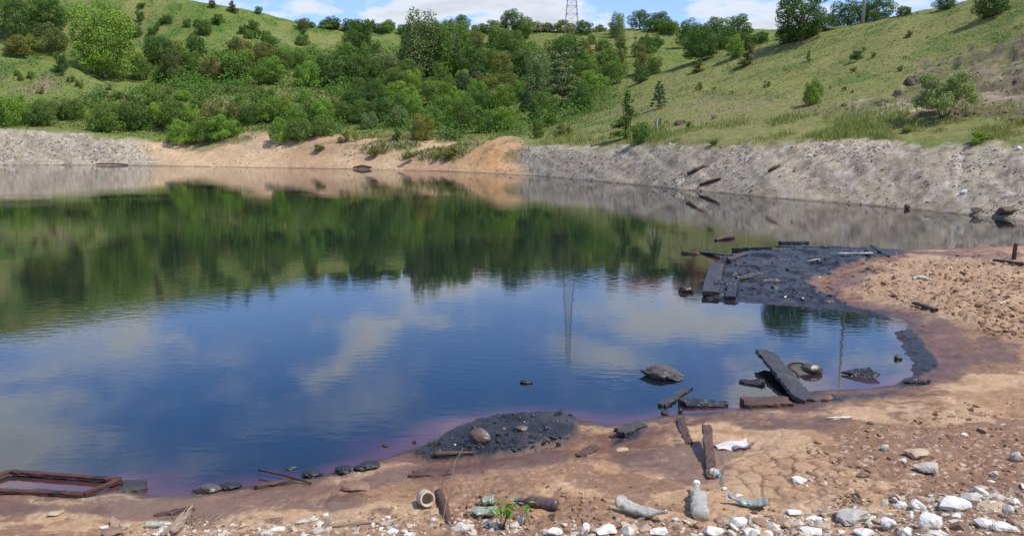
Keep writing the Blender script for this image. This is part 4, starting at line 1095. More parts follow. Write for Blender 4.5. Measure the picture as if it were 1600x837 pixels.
def blob_mesh(name, seed, dims, facets=9, namp=0.10, nsc=1.6, sub=4, pinch=0.0, flat=0.0, crease=0.0):
    g = np.random.default_rng(seed)
    bm = bmesh.new(); bmesh.ops.create_icosphere(bm, subdivisions=sub, radius=1.0)
    P = np.array([v.co[:] for v in bm.verts])
    for _ in range(facets):
        d = g.normal(size=3); d /= np.linalg.norm(d); k = g.uniform(0.50, 0.86)
        e = P @ d; P = P - np.clip(e - k, 0, None)[:, None] * d * 0.92
    n = (fbm(P[:, 0] * nsc + P[:, 2] * 1.3 + seed, P[:, 1] * nsc - P[:, 2] * 0.9, 4, seed) - 0.5)
    n2 = (fbm(P[:, 0] * nsc * 3 + P[:, 2] * 3 + seed, P[:, 1] * nsc * 3 - P[:, 2] * 2.9, 3, seed + 3) - 0.5)
    P = P * (1 + namp * 2 * n + namp * 0.7 * n2)[:, None]
    if crease:
        cr = np.abs(fbm(P[:, 0] * 2.2 + seed, P[:, 1] * 2.6 + P[:, 2], 3, seed + 7) - 0.5)
        P = P * (1 - crease * (1 - sstep(0, 0.07, cr)))[:, None]
    if pinch: 
        f = 1 - pinch * np.abs(P[:, :1]) ** 2.5; P[:, 1:] *= np.clip(f, 0.12, 1)
    P = P * np.array(dims) * 0.5
    if flat: P[:, 2] = np.maximum(P[:, 2], -flat * dims[2] * 0.5)
    for v, p in zip(bm.verts, P): v.co = p
    me = bpy.data.meshes.new(name); bm.to_mesh(me); bm.free()
    return me

def rock(name, box, mat, label, cat="stone", seed=1, group=None, facets=10, depth=0.7, rz=0.0, smooth=False, namp=0.07, sink=0.22, **kw):
    u0, v0, u1, v1 = box
    p = G((u0 + u1) / 2, v1 - 0.15 * (v1 - v0)); k = mpp(p)
    w = (u1 - u0) * k; d = depth * w; dep = (CAM_H - p.z) / p.length
    h = max(0.22 * w, ((v1 - v0) * k - d * dep) / 0.9)
    me = blob_mesh(name, seed, (w * 1.08, d * 1.08, h * (1 + sink)), facets, namp, **kw)
    me.polygons.foreach_set("use_smooth", [smooth] * len(me.polygons))
    o = link(name, me, mat, None, (p.x, p.y + d * 0.42, p.z + h * (0.5 - sink * 0.5)))
    o.rotation_euler = (0, 0, rz)
    return tag(o, label, cat, group)

def lathe(profile, seg=20):
    V, F = [], []
    for (x, r) in profile:
        for k in range(seg):
            a = 2 * math.pi * k / seg; V.append((x, r * math.cos(a), r * math.sin(a)))
    n = len(profile)
    for i in range(n - 1):
        for k in range(seg): F.append((i * seg + k, i * seg + (k + 1) % seg, (i + 1) * seg + (k + 1) % seg, (i + 1) * seg + k))
    F.append(tuple(range(seg - 1, -1, -1))); F.append(tuple((n - 1) * seg + k for k in range(seg)))
    return np.array(V, float), F

def bottle(a, b, rad, mat, capmat, label, seed=1, squash=1.0, bend=0.0, crumple=0.0, lift=(0, 0), side=0.0, cap=True, cat="plastic bottle", twist=0.0):
    """lies from its base at a to its mouth at b"""
    A, B = G(*a) + Vector((0, 0, lift[0])), G(*b) + Vector((0, 0, lift[1]))
    ex = B - A; L = ex.length; ex.normalize(); ey = Vector((0, 0, 1)).cross(ex).normalized(); ez = ex.cross(ey)
    r = rad
    s = np.linspace(0, 1, 46); prof = []
    for t in s:
        if t < 0.03: q = 0.80 + 0.2 * t / 0.03
        elif t < 0.62: q = 1.0 - (0.05 if int(t * 30) % 4 == 0 else 0.0) - 0.08 * math.exp(-((t - 0.36) / 0.06) ** 2)
        elif t < 0.88: e = (t - 0.62) / 0.26; q = 1.0 - 0.68 * (e * e * (3 - 2 * e))
        else: q = 0.32
        prof.append((t * L, r * q))
    V, F = lathe(prof, 22)
    root = bpy.data.objects.new("plastic_bottle", None); COL.objects.link(root); root.empty_display_size = 0.1
    root.location = A
    def warp(V):
        x, y, z = V[:, 0].copy(), V[:, 1].copy(), V[:, 2].copy()
        t = x / L
        z = z * (1 - (1 - squash) * np.clip(np.sin(np.clip(t, 0, 1) * math.pi) ** 0.5, 0, 1)); y = y * (1 + (1 - squash) * 0.45)
        if crumple:
            nx = fbm(x / r * 1.5 + seed, np.arctan2(z, y) * 1.9 + 7, 4, seed) - 0.5
            f = 1 + crumple * 2 * nx * np.clip(1 - np.clip(t - 0.7, 0, 1) * 4, 0, 1); y *= f; z *= f
        y = y + side * np.sin(t * math.pi) * L; z = z + bend * (2 * t - 1) ** 2 * L * np.sign(1)
        ct, st2 = np.cos(twist * t), np.sin(twist * t); y, z = y * ct - z * st2, y * st2 + z * ct
        return np.stack([x, y, z], 1)
    def world(V): return [ex * p[0] + ey * p[1] + ez * (p[2] + r * 0.75) for p in V]
    me = pymesh("bottle_body", world(warp(V)), F); link("bottle_body", me, mat, root)
    if cap:
        Vc, Fc = lathe([(L * 0.965, r * 0.36), (L * 0.965, r * 0.43), (L * 1.045, r * 0.43), (L * 1.05, r * 0.36)], 16)
        me = pymesh("bottle_cap", world(warp(Vc)), Fc, False); link("bottle_cap", me, capmat, root)
    return tag(root, label, cat)

def stick(name, pts, radii, mat, label, cat="stick", seg=7, far=False, parent=None, group=None):
    P = [((hill_hit(u, v) if far else G(u, v)) + Vector((0, 0, z))) for u, v, z in pts]
    # resample and roughen
    g = random.Random(int(pts[0][0] * 7 + pts[0][1])); Q, RR = [], []
    for i in range(len(P) - 1):
        for k in range(5):
            f = k / 5; Q.append(P[i].lerp(P[i + 1], f)); RR.append((radii[i] * (1 - f) + radii[i + 1] * f) * g.uniform(0.88, 1.12))
    Q.append(P[-1]); RR.append(radii[-1])
    c = sum(Q, Vector()) / len(Q)
    V, F = tube([q - c for q in Q], RR, seg)
    return tag(link(name, pymesh(name, V, F), mat, parent, c), label, cat, group)

# ---------------------------------------------------------------- planks, boards and posts
def put(o, label, cat, group=None): return tag(o, label, cat, group)
put(plank("tarred_plank", (1258, 628), (1194, 566), 0.27, 0.055, M_TARWOOD, (0.02, 0.16), 0.075, 11, 0.15), "big black tarred plank with a split end, leaning out of the water", "plank")
put(plank("floating_board", (1034, 635), (1078, 606), 0.12, 0.03, M_TARWOOD, (0.02, 0.0), 0.02, 12, 0.0, 0, 0.75), "thin dark board floating below the black bag", "board")
put(plank("tarred_slab", (1066, 633), (1132, 634), 0.20, 0.07, M_TAR, (0.02, 0.0), 0.05, 13, 0.25, 0, 0.6), "black tarred slab at the waterline, left of the big plank", "slab")
put(plank("mud_covered_slab", (1160, 634), (1232, 632), 0.24, 0.09, M_WETWOOD, (0.02, 0.02), 0.03, 14, 0.1), "brown mud covered slab at the waterline, touching the foot of the big plank", "slab")
put(plank("tarred_slab", (1160, 598), (1190, 601), 0.12, 0.05, M_TAR, (0.0, 0.02), 0.05, 15, 0.2, 0, 1.3), "small pointed black piece afloat just left of the big plank", "slab")
put(plank("half_buried_plank", (1063, 658), (1076, 694), 0.085, 0.04, M_WETWOOD, (0.03, 0.0), 0.02, 16, 0.2), "brown plank half buried in the mud, left of the upright plank", "plank")
o = plank("upright_plank", (1112, 748), (1103, 690), 0.085, 0.035, M_WETWOOD, (0.0, 0.18), 0.02, 17, 0.2, 0, 1.1); put(o, "dark brown plank sticking up beside the small bottle with a light blue cap", "plank")
put(plank("tarred_plank", (967, 683), (1003, 664), 0.13, 0.05, M_TARWOOD, (0.05, 0.01), 0.05, 18, 0.35), "black broken board end poking out of the shore mud by the tar mound", "plank")
put(plank("half_buried_plank", (300, 797), (246, 804), 0.07, 0.03, M_WETWOOD, (0.01, 0.0), 0.03, 19), "dark sliver of wood lying left of the flat brown stone on wet mud", "plank")
put(plank("tarred_board", (191, 764), (226, 762), 0.19, 0.03, M_TARWOOD, (0.02, 0.02), 0.04, 20, 0.1), "flat black board right of the rusty frame at the waterline", "board")
put(plank("half_buried_plank", (398, 764), (452, 754), 0.07, 0.04, M_WETWOOD, (0.015, 0.015), 0.03, 21), "brown plank lying under the crossing red stick", "plank")
put(plank("half_buried_plank", (645, 742), (700, 737), 0.16, 0.03, M_WETWOOD, (0.01, 0.0), 0.06, 22), "flat brown board mostly buried below the thin log of the tar mound", "board")
put(plank("half_buried_plank", (905, 712), (930, 698), 0.12, 0.025, M_WETWOOD, (0.006, 0.0), 0.04, 23), "faint brown board sunk flush into mud right of the tar mound", "board")
# the tar spit
put(plank("tarred_plank", (1110, 463), (1120, 417), 0.34, 0.09, M_TARWOOD, (0.06, 0.06), 0.05, 24), "wide grey black plank across the left tip of the tar spit", "plank")
put(plank("tarred_post", (1141, 468), (1147, 447), 0.20, 0.12, M_TAR, (0.02, 0.10), 0.03, 25), "black beam jutting from the tar into the water, right of the wide plank", "beam")
put(plank("tarred_board", (1152, 440), (1192, 430), 0.14, 0.07, M_TARWOOD, (0.06, 0.04), 0.05, 26, 0.3), "slanting black board behind the jutting beam on the tar", "board")
put(plank("tarred_board", (1138, 410), (1166, 401), 0.14, 0.08, M_TARWOOD, (0.06, 0.08), 0.05, 27, 0.3), "black board lying slantwise on the back of the tar spit", "board")
put(plank("floating_board", (1067, 396), (1092, 397), 0.16, 0.09, M_WETWOOD, (0.02, 0.0), 0.05, 28), "short brown ended board afloat farthest left of the tar spit", "board")
put(plank("floating_board", (1099, 395), (1142, 400), 0.22, 0.05, M_TARWOOD, (0.02, 0.02), 0.05, 29), "dark flat board afloat between the brown ended board and the spit", "board")
put(plank("tarred_beam", (1146, 393), (1204, 391), 0.14, 0.11, M_TAR, (0.05, 0.05), 0.04, 30), "long low black beam along the far edge of the tar spit", "beam")
put(plank("tarred_board", (1219, 380), (1262, 380), 0.18, 0.08, M_TAR, (0.02, 0.02), 0.04, 31), "black beam afloat in the channel behind the tar spit", "beam")
put(plank("floating_board", (1222, 385), (1292, 386), 0.30, 0.04, M_TARWOOD, (0.0, 0.0), 0.2, 32), "grey tarry raft of scum in front of the channel beam", "board")
put(plank("tarred_board", (1362, 389), (1388, 402), 0.10, 0.05, M_TAR, (0.10, 0.03), 0.03, 33), "thin black lath lying on the right part of the tar spit", "lath")
put(plank("half_buried_plank", (1430, 478), (1462, 486), 0.10, 0.05, M_TARWOOD, (0.06, 0.03), 0.04, 34), "dark plank edge buried in the clods above the little bay", "plank")
put(plank("half_buried_plank", (1555, 408), (1600, 414), 0.14, 0.06, M_WETWOOD, (0.03, 0.03), 0.05, 35), "dark brown beam lying in front of the rusty post at right", "beam")
put(plank("white_lath", (1292, 655), (1330, 653), 0.03, 0.018, M_PALEWOOD, (0.015, 0.015), 0.015, 36), "broken white lath lying on dark mud right of the big plank", "lath")
put(plank("white_lath", (1312, 399), (1362, 398), 0.10, 0.02, M_PALEWOOD, (0.06, 0.05), 0.06, 37), "longer bleached lath lying on the tar spit", "lath")
put(plank("white_lath", (1262, 411), (1282, 408), 0.08, 0.02, M_PALEWOOD, (0.06, 0.06), 0.05, 38), "short bleached lath lying left of the longer one on the tar", "lath")
put(plank("white_lath", (1560, 477), (1576, 473), 0.035, 0.02, M_PALEWOOD, (0.05, 0.05), 0.02, 39), "small pale splinter lying on the brown clods at right", "splinter")
put(plank("black_shard", (1324, 586), (1370, 591), 0.19, 0.03, M_TAR, (0.02, 0.05), 0.09, 40, 0.5, 0, 1.25), "black jagged triangular sheet stuck in the shallows of the little bay", "sheet")
p = plank("rusty_post", (1584, 406), (1587, 381), 0.11, 0.11, M_RUST, (-0.05, 0.0), 0.0, 41)
bpy.data.objects.remove(p)
pb = G(1584, 405); kk = mpp(pb)
V, F = tube([(0, 0, -0.1), (0.004, 0, 0.2), (0.02, 0, 25 * kk)], [0.055, 0.052, 0.05], 8)
put(link("rusty_post", pymesh("rusty_post", V, F, False), M_RUST, None, pb), "short rusty brown post standing near the right edge", "post")

# ---------------------------------------------------------------- rusty frame at the left
fr = bpy.data.objects.new("rusty_rectangle", None); COL.objects.link(fr); fr.location = G(60, 765)
tag(fr, "rectangular rusty metal frame lying half in the water at lower left", "metal frame")
for k, (a, b) in enumerate((((-70, 768), (131, 777)), ((131, 777), (187, 754)), ((187, 754), (17, 741)), ((17, 741), (-70, 768)))):
    o = plank("frame_rail", a, b, 0.060, 0.030, M_RUST, (0.03, 0.03), 0.0, 50 + k, parent=fr, rough=0.002)

# ---------------------------------------------------------------- bags, lumps, lid, pot, bottles
def lump(name, box, mat, label, cat, seed, depth=0.8, pinch=0.0, rz=0.0, namp=0.16, crease=0.10, sink=0.35, facets=2, nsc=1.5): return rock(name, box, mat, label, cat, seed, None, facets, depth, rz, True, namp, sink, pinch=pinch, crease=crease, nsc=nsc)
bag = bpy.data.objects.new("floating_bag", None); COL.objects.link(bag); pbag = on_z(1034, 586); bag.location = pbag; kk = mpp(pbag)
tag(bag, "bulging dark plastic bag floating in front of the big plank, tied at its left end", "bag")
me = blob_mesh("bag_body", 61, (68 * kk, 56 * kk, 21 * kk), 2, 0.22, 1.7, pinch=0.72, crease=0.22); me.polygons.foreach_set("use_smooth", [True] * len(me.polygons))
link("bag_body", me, M_SACK, bag, (0, 0, 4 * kk)).rotation_euler = (0, R(6), R(-8))
me = blob_mesh("bag_fold", 62, (34 * kk, 26 * kk, 13 * kk), 3, 0.25, 2.0, crease=0.2); link("bag_fold", me, M_TAR, bag, (12 * kk, -22 * kk, 0.5 * kk))
lump("tarry_bag", (1254, 566, 1288, 587), M_SACK, "shiny grey bag half sunk behind the round lid", "bag", 63, 0.8, 0.3)
lump("muddy_sack", (731, 669, 767, 696), M_MUDSACK, "small crumpled brown sack lying on the black tar mound", "sack", 64, 0.6, 0.35, R(-25))
lump("tarry_sack", (297, 754, 340, 775), M_SACK, "grey tarry bundle lying at the waterline, left of the red stick", "bundle", 65, 0.6, 0.4, R(10))
lump("tar_lump", (340, 752, 372, 768), M_TAR, "knobbly black lump at the right end of the grey tarry bundle", "tar lump", 66, 0.7, 0, 0, 0.3, 0.25)
lump("tar_lump", (466, 734, 503, 748), M_TAR, "glossy black lump in the shallows right of the red stick", "tar lump", 67, 0.8, 0.4, 0.1, 0.25, 0.2)
lump("tar_lump", (522, 728, 556, 742), M_TAR, "black tar lump midway between the red stick and the tar mound", "tar lump", 68, 0.8, 0, 0.1, 0.3, 0.25)
lump("tar_lump", (552, 719, 590, 738), M_TAR, "largest knobbly tar lump, nearest the tar mound at the shoreline", "tar lump", 69, 0.8, 0, 0.1, 0.3, 0.25)
lump("tar_lump", (446, 729, 462, 734), M_TAR, "tiny black speck afloat above the red stick", "tar lump", 70)
lump("tar_lump", (597, 692, 606, 698), M_TAR, "tiny black lump afloat in the pink shallows", "tar lump", 71)
lump("tar_lump", (643, 687, 650, 693), M_TAR, "tiny black lump afloat next to the tip of the tar mound", "tar lump", 72)
lump("tar_lump", (1399, 555, 1411, 563), M_TAR, "small round black lump afloat in the little bay", "tar lump", 73)
lump("tar_lump", (1062, 447, 1084, 459), M_TAR, "dark lump in the reddish shallows left of the tar spit", "tar lump", 74)
lump("tar_lump", (812, 594, 832, 600), M_TAR, "small dark scrap floating alone on the open water", "scrap", 75, 0.5, 0.3)
lump("tar_lump", (805, 663, 826, 674), M_MUDSACK, "brown scrap lying on the tar mound right of the crumpled sack", "scrap", 76)
lump("black_stone", (1034, 640, 1047, 649), M_TAR, "rounded black stone at the waterline above the half buried plank", "stone", 77)
lump("black_stone", (1060, 638, 1068, 648), M_TAR, "small black stump beside the rounded black stone at the waterline", "stump", 78)
rock("brown_stone", (1289, 616, 1304, 629), M_BROWNROCK, "brown cone shaped stone right of the foot of the big plank", "stone", 79)
rock("brown_stone", (1394, 430, 1402, 437), M_BROWNROCK, "dark pointed stone on the clods of the spit", "stone", 80)
rock("grey_stone", (1432, 430, 1458, 441), M_GREYROCK, "greyish lump among the brown clods of the spit", "stone", 81)

def lid(u, v, rad, tiltx, rz, label, seed):
    p = on_z(u, v); root = bpy.data.objects.new("drum_lid", None); COL.objects.link(root); root.location = p + Vector((0, 0, rad * 0.10)); root.rotation_euler = (tiltx, R(10), rz)
    V, F = lathe([(-0.02, rad * 0.90), (0.0, rad * 0.97), (0.012, rad * 0.6), (0.016, rad * 0.05)], 40); V2_ = [(a[1], a[2], a[0]) for a in V]; link("lid_plate", pymesh("lid_plate", V2_, F), M_SACK, root)
    V, F = [], []
    for i in range(48):
        a = 2 * math.pi * i / 48
        for k in range(8):
            b = 2 * math.pi * k / 8; rr = rad + rad * 0.075 * math.cos(b); V.append((rr * math.cos(a), rr * math.sin(a), rad * 0.11 * math.sin(b)))
    for i in range(48):
        for k in range(8): F.append((i * 8 + k, ((i + 1) % 48) * 8 + k, ((i + 1) % 48) * 8 + (k + 1) % 8, i * 8 + (k + 1) % 8))
    link("rim", pymesh("rim", V, F), M_TAR, root)
    return tag(root, label, "lid")
lid(1252, 583, 0.20, R(24), R(-10), "round dark lid with a thick black rim, half sunk behind the big plank", 1)
lid(1232, 587, 0.13, R(22), R(-20), "smaller black rim poking from the water between the plank and the round lid", 2)

# clay pot on its side
pp = G(665, 788); kk = mpp(pp); pot = bpy.data.objects.new("clay_jar", None); COL.objects.link(pot); pot.location = pp + Vector((0, 0, 11 * kk)); pot.rotation_euler = (R(8), R(-14), R(-68))
tag(pot, "small dirty beige jar lying on its side with its mouth towards us", "jar")
r_ = 12.5 * kk
V, F = lathe([(0, r_ * 0.55), (-r_ * 0.1, r_ * 0.8), (r_ * 0.1, r_ * 0.98), (r_ * 0.9, r_ * 1.02), (r_ * 1.5, r_ * 0.95), (r_ * 1.75, r_ * 0.86), (r_ * 1.78, r_ * 0.70), (r_ * 1.4, r_ * 0.68), (r_ * 0.5, r_ * 0.70), (r_ * 0.3, r_ * 0.4)], 28)
link("jar_body", pymesh("jar_body", V, F), M_CLAYPOT, pot, None)
V, F = lathe([(r_ * 1.72, r_ * 0.85), (r_ * 1.72, r_ * 0.97), (r_ * 1.95, r_ * 0.97), (r_ * 1.95, r_ * 0.74), (r_ * 1.72, r_ * 0.72)], 28)
link("jar_rim", pymesh("jar_rim", V, F[:-2]), M_CLAYPOT, pot)
for q in pot.children: q.location = (-r_ * 0.9, 0, 0)

bottle((872, 795), (808, 787), 0.052, M_DARKBOT, M_CAPTEAL, "dark brown full bottle with a teal cap, right of the green weed", 1, 0.92, 0.0, 0.06)
bottle((773, 786), (748, 789), 0.050, M_GREEN, M_CAPTEAL, "crushed pale green bottle behind the green weed", 2, 0.7, 0.0, 0.25, cap=False)
bottle((776, 806), (730, 804), 0.055, M_GREEN, M_CAPTEAL, "flattened pale green bottle in front of the other one, left of the weed", 3, 0.45, 0.0, 0.2, cap=False)
bottle((966, 797), (1042, 815), 0.060, M_CLEAR, M_CAPWHITE, "bent cloudy bottle with an open neck, lying left of the standing one", 4, 0.62, 0.10, 0.30, cap=False)
bottle((1094, 814), (1088, 768), 0.062, M_CLEAR, M_CAPWHITE, "crumpled cloudy bottle with a white cap, propped up nose first", 5, 0.62, 0.0, 0.42, lift=(0.0, 0.03))
bottle((1197, 795), (1139, 787), 0.045, M_TEAL, M_CAPBLUE, "squashed banana shaped bottle with a dark blue cap", 6, 0.6, 0.13, 0.22)
bottle((1112, 743), (1124, 747), 0.048, M_CLEAR, M_CAPLIGHT, "stubby clear bottle end with a light blue cap at the foot of the upright plank", 7, 0.9, 0.0, 0.15)
bottle((228, 823), (276, 821), 0.030, M_CLEAR, M_CAPWHITE, "thin white tube shaped bottle at the bottom left", 8, 0.8, 0, 0.1, cap=False, cat="bottle")

# torn wrapper beside the upright plank
wr = bpy.data.objects.new("torn_carton", None); COL.objects.link(wr); wr.location = G(1143, 700); kk = mpp(wr.location)
tag(wr, "torn white and purple carton lying behind the top of the upright plank", "carton")
def sheet(name, parent, w, d, nx, ny, fn, mat):
    V = [fn(i / nx, j / ny) for i in range(nx + 1) for j in range(ny + 1)]
    V = [(x * w, y * d, z) for x, y, z in V]
    me = pymesh(name, V, grid_faces(nx + 1, ny + 1).tolist()); o = link(name, me, mat, parent)
    m = o.modifiers.new("thick", 'SOLIDIFY'); m.thickness = 0.006
    return o
sheet("carton_side", wr, 0.34, 0.16, 12, 8, lambda a, b: (a - 0.5, b - 0.5, 0.02 + 0.06 * a * b + 0.012 * math.sin(9 * a + 4 * b)), M_PAPER)
sheet("carton_flap", wr, 0.24, 0.12, 10, 6, lambda a, b: (a - 0.05, b - 0.9, 0.02 + 0.09 * a * (1 - b) ** 0.5 + 0.015 * math.sin(8 * a)), M_PURPLE)
rock("brown_stone", (1106, 690, 1117, 704), M_BROWNROCK, "dark clod wedged between the upright plank and the torn carton", "clod", 85)

stick("red_stick", [(404, 741, 0.05), (440, 748, 0.05), (486, 757, 0.02)], [0.010, 0.013, 0.012], M_RUST, "thin red brown stick lying aslant over a brown plank at the waterline")
stick("thin_log", [(678, 712, 0.02), (706, 712, 0.03), (740, 708, 0.01)], [0.030, 0.026, 0.012], M_WETWOOD, "thin brown log along the lower edge of the tar mound", "log")
stick("half_buried_stake", [(685, 774, 0.03), (694, 796, 0.03), (703, 818, 0.0)], [0.035, 0.038, 0.030], M_WETWOOD, "brown stake half buried right of the small beige jar", "stake")
stick("dry_reed", [(689, 828, 0.0), (699, 792, 0.10), (712, 752, 0.20), (724, 737, 0.24), (730, 736, 0.22)], [0.0022, 0.002, 0.0018, 0.0018, 0.001], M_DRYWOOD, "tall thin dry reed bending over the half buried stake", "reed", 5)
stick("dry_stalk", [(924, 832, 0.0), (918, 812, 0.10), (911, 790, 0.19), (903, 771, 0.26)], [0.006, 0.005, 0.004, 0.002], M_DRYWOOD, "thin curved dry stalk rising from the white stones right of the brown bottle", "stalk", 5)
put(plank("driftwood", (268, 838), (296, 809), 0.10, 0.045, M_DRYWOOD, (0.02, 0.07), 0.07, 90, 0.4, 0, 0.45, rough=0.012), "gnarled beige root end at the bottom left", "driftwood")
stick("driftwood", [(510, 826, 0.02), (560, 820, 0.02), (592, 818, 0.02)], [0.016, 0.020, 0.014], M_DRYWOOD, "dark branch lying among the white rubble at bottom, left of the jar", "branch")
stick("fallen_branch", [(1118, 376, 0.02), (1132, 374, 0.08), (1145, 372, 0.05)], [0.05, 0.08, 0.09], M_WETWOOD, "short sodden log floating alone beyond the tar spit", "log")

# green weed growing among the bottles
def weed(u, v, h, n, seed, label):
    g = np.random.default_rng(seed); p = G(u, v); k = mpp(p); H = h * k
    root = bpy.data.objects.new("weed", None); COL.objects.link(root); root.location = p
    parts, P, N = [], [], []
    for s in range(n):
        a = g.uniform(0, 6.28); l = g.uniform(0.12, 0.42) * H; hh_ = H * g.uniform(0.65, 1.0)
        q0 = Vector((0.02 * g.normal(), 0.02 * g.normal(), 0)); q2 = Vector((l * math.cos(a), l * math.sin(a), hh_)); q1 = q0.lerp(q2, 0.5) + Vector((0, 0, 0.08 * H))
        parts.append(tube([q0, q1, q2], [0.004, 0.0035, 0.002], 5))
        for t in np.linspace(0.4, 1.0, 7):
            q = q0.lerp(q1, t * 2) if t < 0.5 else q1.lerp(q2, t * 2 - 1)
            b = g.uniform(0, 6.28); P.append(q + Vector((math.cos(b), math.sin(b), 0.1)) * 0.028); N.append((0.5 * math.cos(b), 0.5 * math.sin(b), 0.8))
    V, F = join(parts); link("stem", pymesh("stem", V, F), M_BARK, root)
    V, F = leaf_quads(np.array([x[:] for x in P]), np.array(N) + 0.3 * g.normal(size=(len(N), 3)), 0.062, g, 0.0, 0.5)
    me = np_mesh("foliage", V, F, False); attr(me, 'var', np.repeat(g.uniform(0.3, 0.9, len(P)), 4)); o = link("foliage", me, M_LEAFN, root); o.color = (0.14, 0.24, 0.035, 1)
    return tag(root, label, "weed")
weed(786, 826, 50, 7, 1, "bushy green weed growing among the crushed bottles at the bottom")
weed(829, 822, 36, 2, 2, "thin seedling with few leaves in front of the dark brown bottle")

# ---------------------------------------------------------------- single stones
STONES = [
 ((1136, 800, 1172, 834), M_WHITE, "tall pointed white rock at the bottom, below the banana shaped bottle"),
 ((1098, 818, 1140, 840), M_WHITE, "rounded white rock left of the tall pointed one at the bottom"),
 ((1160, 822, 1192, 840), M_WHITE, "white rock at the right foot of the tall pointed one"),
 ((1399, 779, 1424, 798), M_WHITE, "small white stone left of a rounder white one at lower right"),
 ((1420, 777, 1452, 801), M_WHITE, "round white stone touching the smaller stone on its left"),
 ((1472, 774, 1528, 806), M_WHITE, "largest white boulder at lower right with a broad rounded top"),
 ((1432, 793, 1488, 838), M_WHITE, "long white rock ridge running to the bottom edge at lower right"),
 ((1376, 806, 1406, 832), M_WHITE, "square white stone at the right end of the long grey slab"),
 ((1300, 795, 1378, 826), M_GREYROCK, "long curved grey slab near the bottom right"),
 ((1436, 719, 1480, 745), M_GREYROCK, "grey boulder with a pale flat top lying alone on the mud at right"),
 ((1536, 783, 1592, 803), M_TANROCK, "flat pale stone at the right edge, right of the largest white boulder"),
 ((1523, 756, 1552, 768), M_TANROCK, "flat cream stone above the largest white boulder"),
 ((1490, 809, 1526, 834), M_BROWNROCK, "round brown stone below the largest white boulder"),
 ((1375, 691, 1392, 706), M_GREYROCK, "small grey green stone up the mud, left of the crumbly clod"),
 ((1414, 699, 1466, 720), M_TANROCK, "broad crumbly tan clod behind the grey boulder"),
 ((1578, 702, 1602, 726), M_GREYROCK, "grey stone cut by the right edge"),
 ((1546, 733, 1567, 746), M_GREYROCK, "small pinkish grey stone right of the grey boulder"),
 ((1501, 675, 1515, 683), M_WHITE, "flat white chip on bare mud at right"),
 ((1238, 742, 1269, 757), M_WHITE, "white shard lying at the right end of the cracked mud"),
 ((1226, 796, 1259, 808), M_WHITE, "flat white stone right of the banana shaped bottle"),
 ((1204, 816, 1222, 826), M_WHITE, "small white stone between the pointed rock and the tan one"),
 ((1221, 808, 1246, 828), M_TANROCK, "tan angular stone below the flat white stone"),
 ((1128, 759, 1140, 767), M_WHITE, "white pebble above the banana shaped bottle"),
 ((1150, 770, 1163, 777), M_WHITE, "cream pebble right of the white pebble, above the banana shaped bottle"),
 ((905, 813, 926, 838), M_WHITE, "pointed white stone at the foot of the dry stalk"),
 ((926, 820, 971, 840), M_WHITE, "broad white stone right of the dry stalk at the bottom edge"),
 ((975, 821, 988, 834), M_TANROCK, "small beige stone under the bent cloudy bottle"),
 ((806, 802, 821, 823), M_WHITE, "upright white block right of the bushy weed"),
 ((66, 795, 97, 810), M_TANROCK, "tan stone half wet below the rusty frame"),
 ((152, 821, 190, 840), M_BROWNROCK, "round brown stone at the bottom left edge"),
 ((153, 819, 168, 828), M_WHITE, "white chip left of the round brown stone at bottom left"),
 ((232, 827, 256, 840), M_WHITE, "white piece under the thin white tube at the bottom left"),
 ((532, 753, 582, 772), M_BROWNROCK, "flat brown stone on wet mud, left of the beige jar"),
 ((962, 698, 985, 707), M_TANROCK, "flat pale stone in front of the black broken board end"),
 ((1282, 752, 1296, 760), M_TANROCK, "tan lump right of the white shard"),
 ((1541, 770, 1590, 790), M_GREYROCK, "pale grey stone behind the flat one at right"),
 ((1440, 795, 1455, 806), M_GREYROCK, "small grey stone at the head of the long white ridge"),
 ((1555, 812, 1598, 836), M_WHITE, "white stone cut by the bottom right corner"),
 ((1498, 722, 1514, 730), M_TANROCK, "small tan stone right of the grey boulder"),
 ((1519, 692, 1536, 702), M_TANROCK, "tan clod standing out of the mud near right edge"),
 ((1188, 826, 1216, 842), M_WHITE, "white rock at the bottom edge under the small white and tan stones"),
 ((1252, 822, 1296, 842), M_WHITE, "broad white rock at the bottom edge left of the long grey slab"),
 ((1336, 824, 1376, 842), M_WHITE, "white rock at the bottom edge below the long grey slab"),
 ((1404, 820, 1432, 842), M_WHITE, "white rock at the bottom edge left of the white ridge"),
 ((1524, 806, 1556, 828), M_WHITE, "white angular rock between the round brown stone and bottom right corner"),
 ((1260, 806, 1290, 818), M_WHITE, "flat white rock above the broad one at the bottom edge"),
 ((1486, 800, 1508, 812), M_WHITE, "white lump at the foot of the largest white boulder"),
 ((1010, 824, 1048, 840), M_WHITE, "white rock at the bottom edge beneath the two cloudy bottles"),
 ((850, 822, 884, 840), M_WHITE, "white rock at the bottom edge below the dark brown bottle"),
 ((600, 822, 628, 838), M_WHITE, "white rock at the bottom edge left of the half buried stake"),
 ((418, 818, 446, 834), M_WHITE, "white rock at the bottom edge, in the rubble left of the dark branch"),
]
for i, (bx, mt, lb) in enumerate(STONES):
    nm = {M_WHITE: "white_rock", M_GREYROCK: "grey_rock", M_TANROCK: "tan_rock", M_BROWNROCK: "brown_rock"}[mt]
    rock(nm, bx, mt, lb, "rock", 900 + i, None, 26, 0.75, (i * 0.7) % 3.1 * 0.15, False, 0.13, 0.45, nsc=2.2)

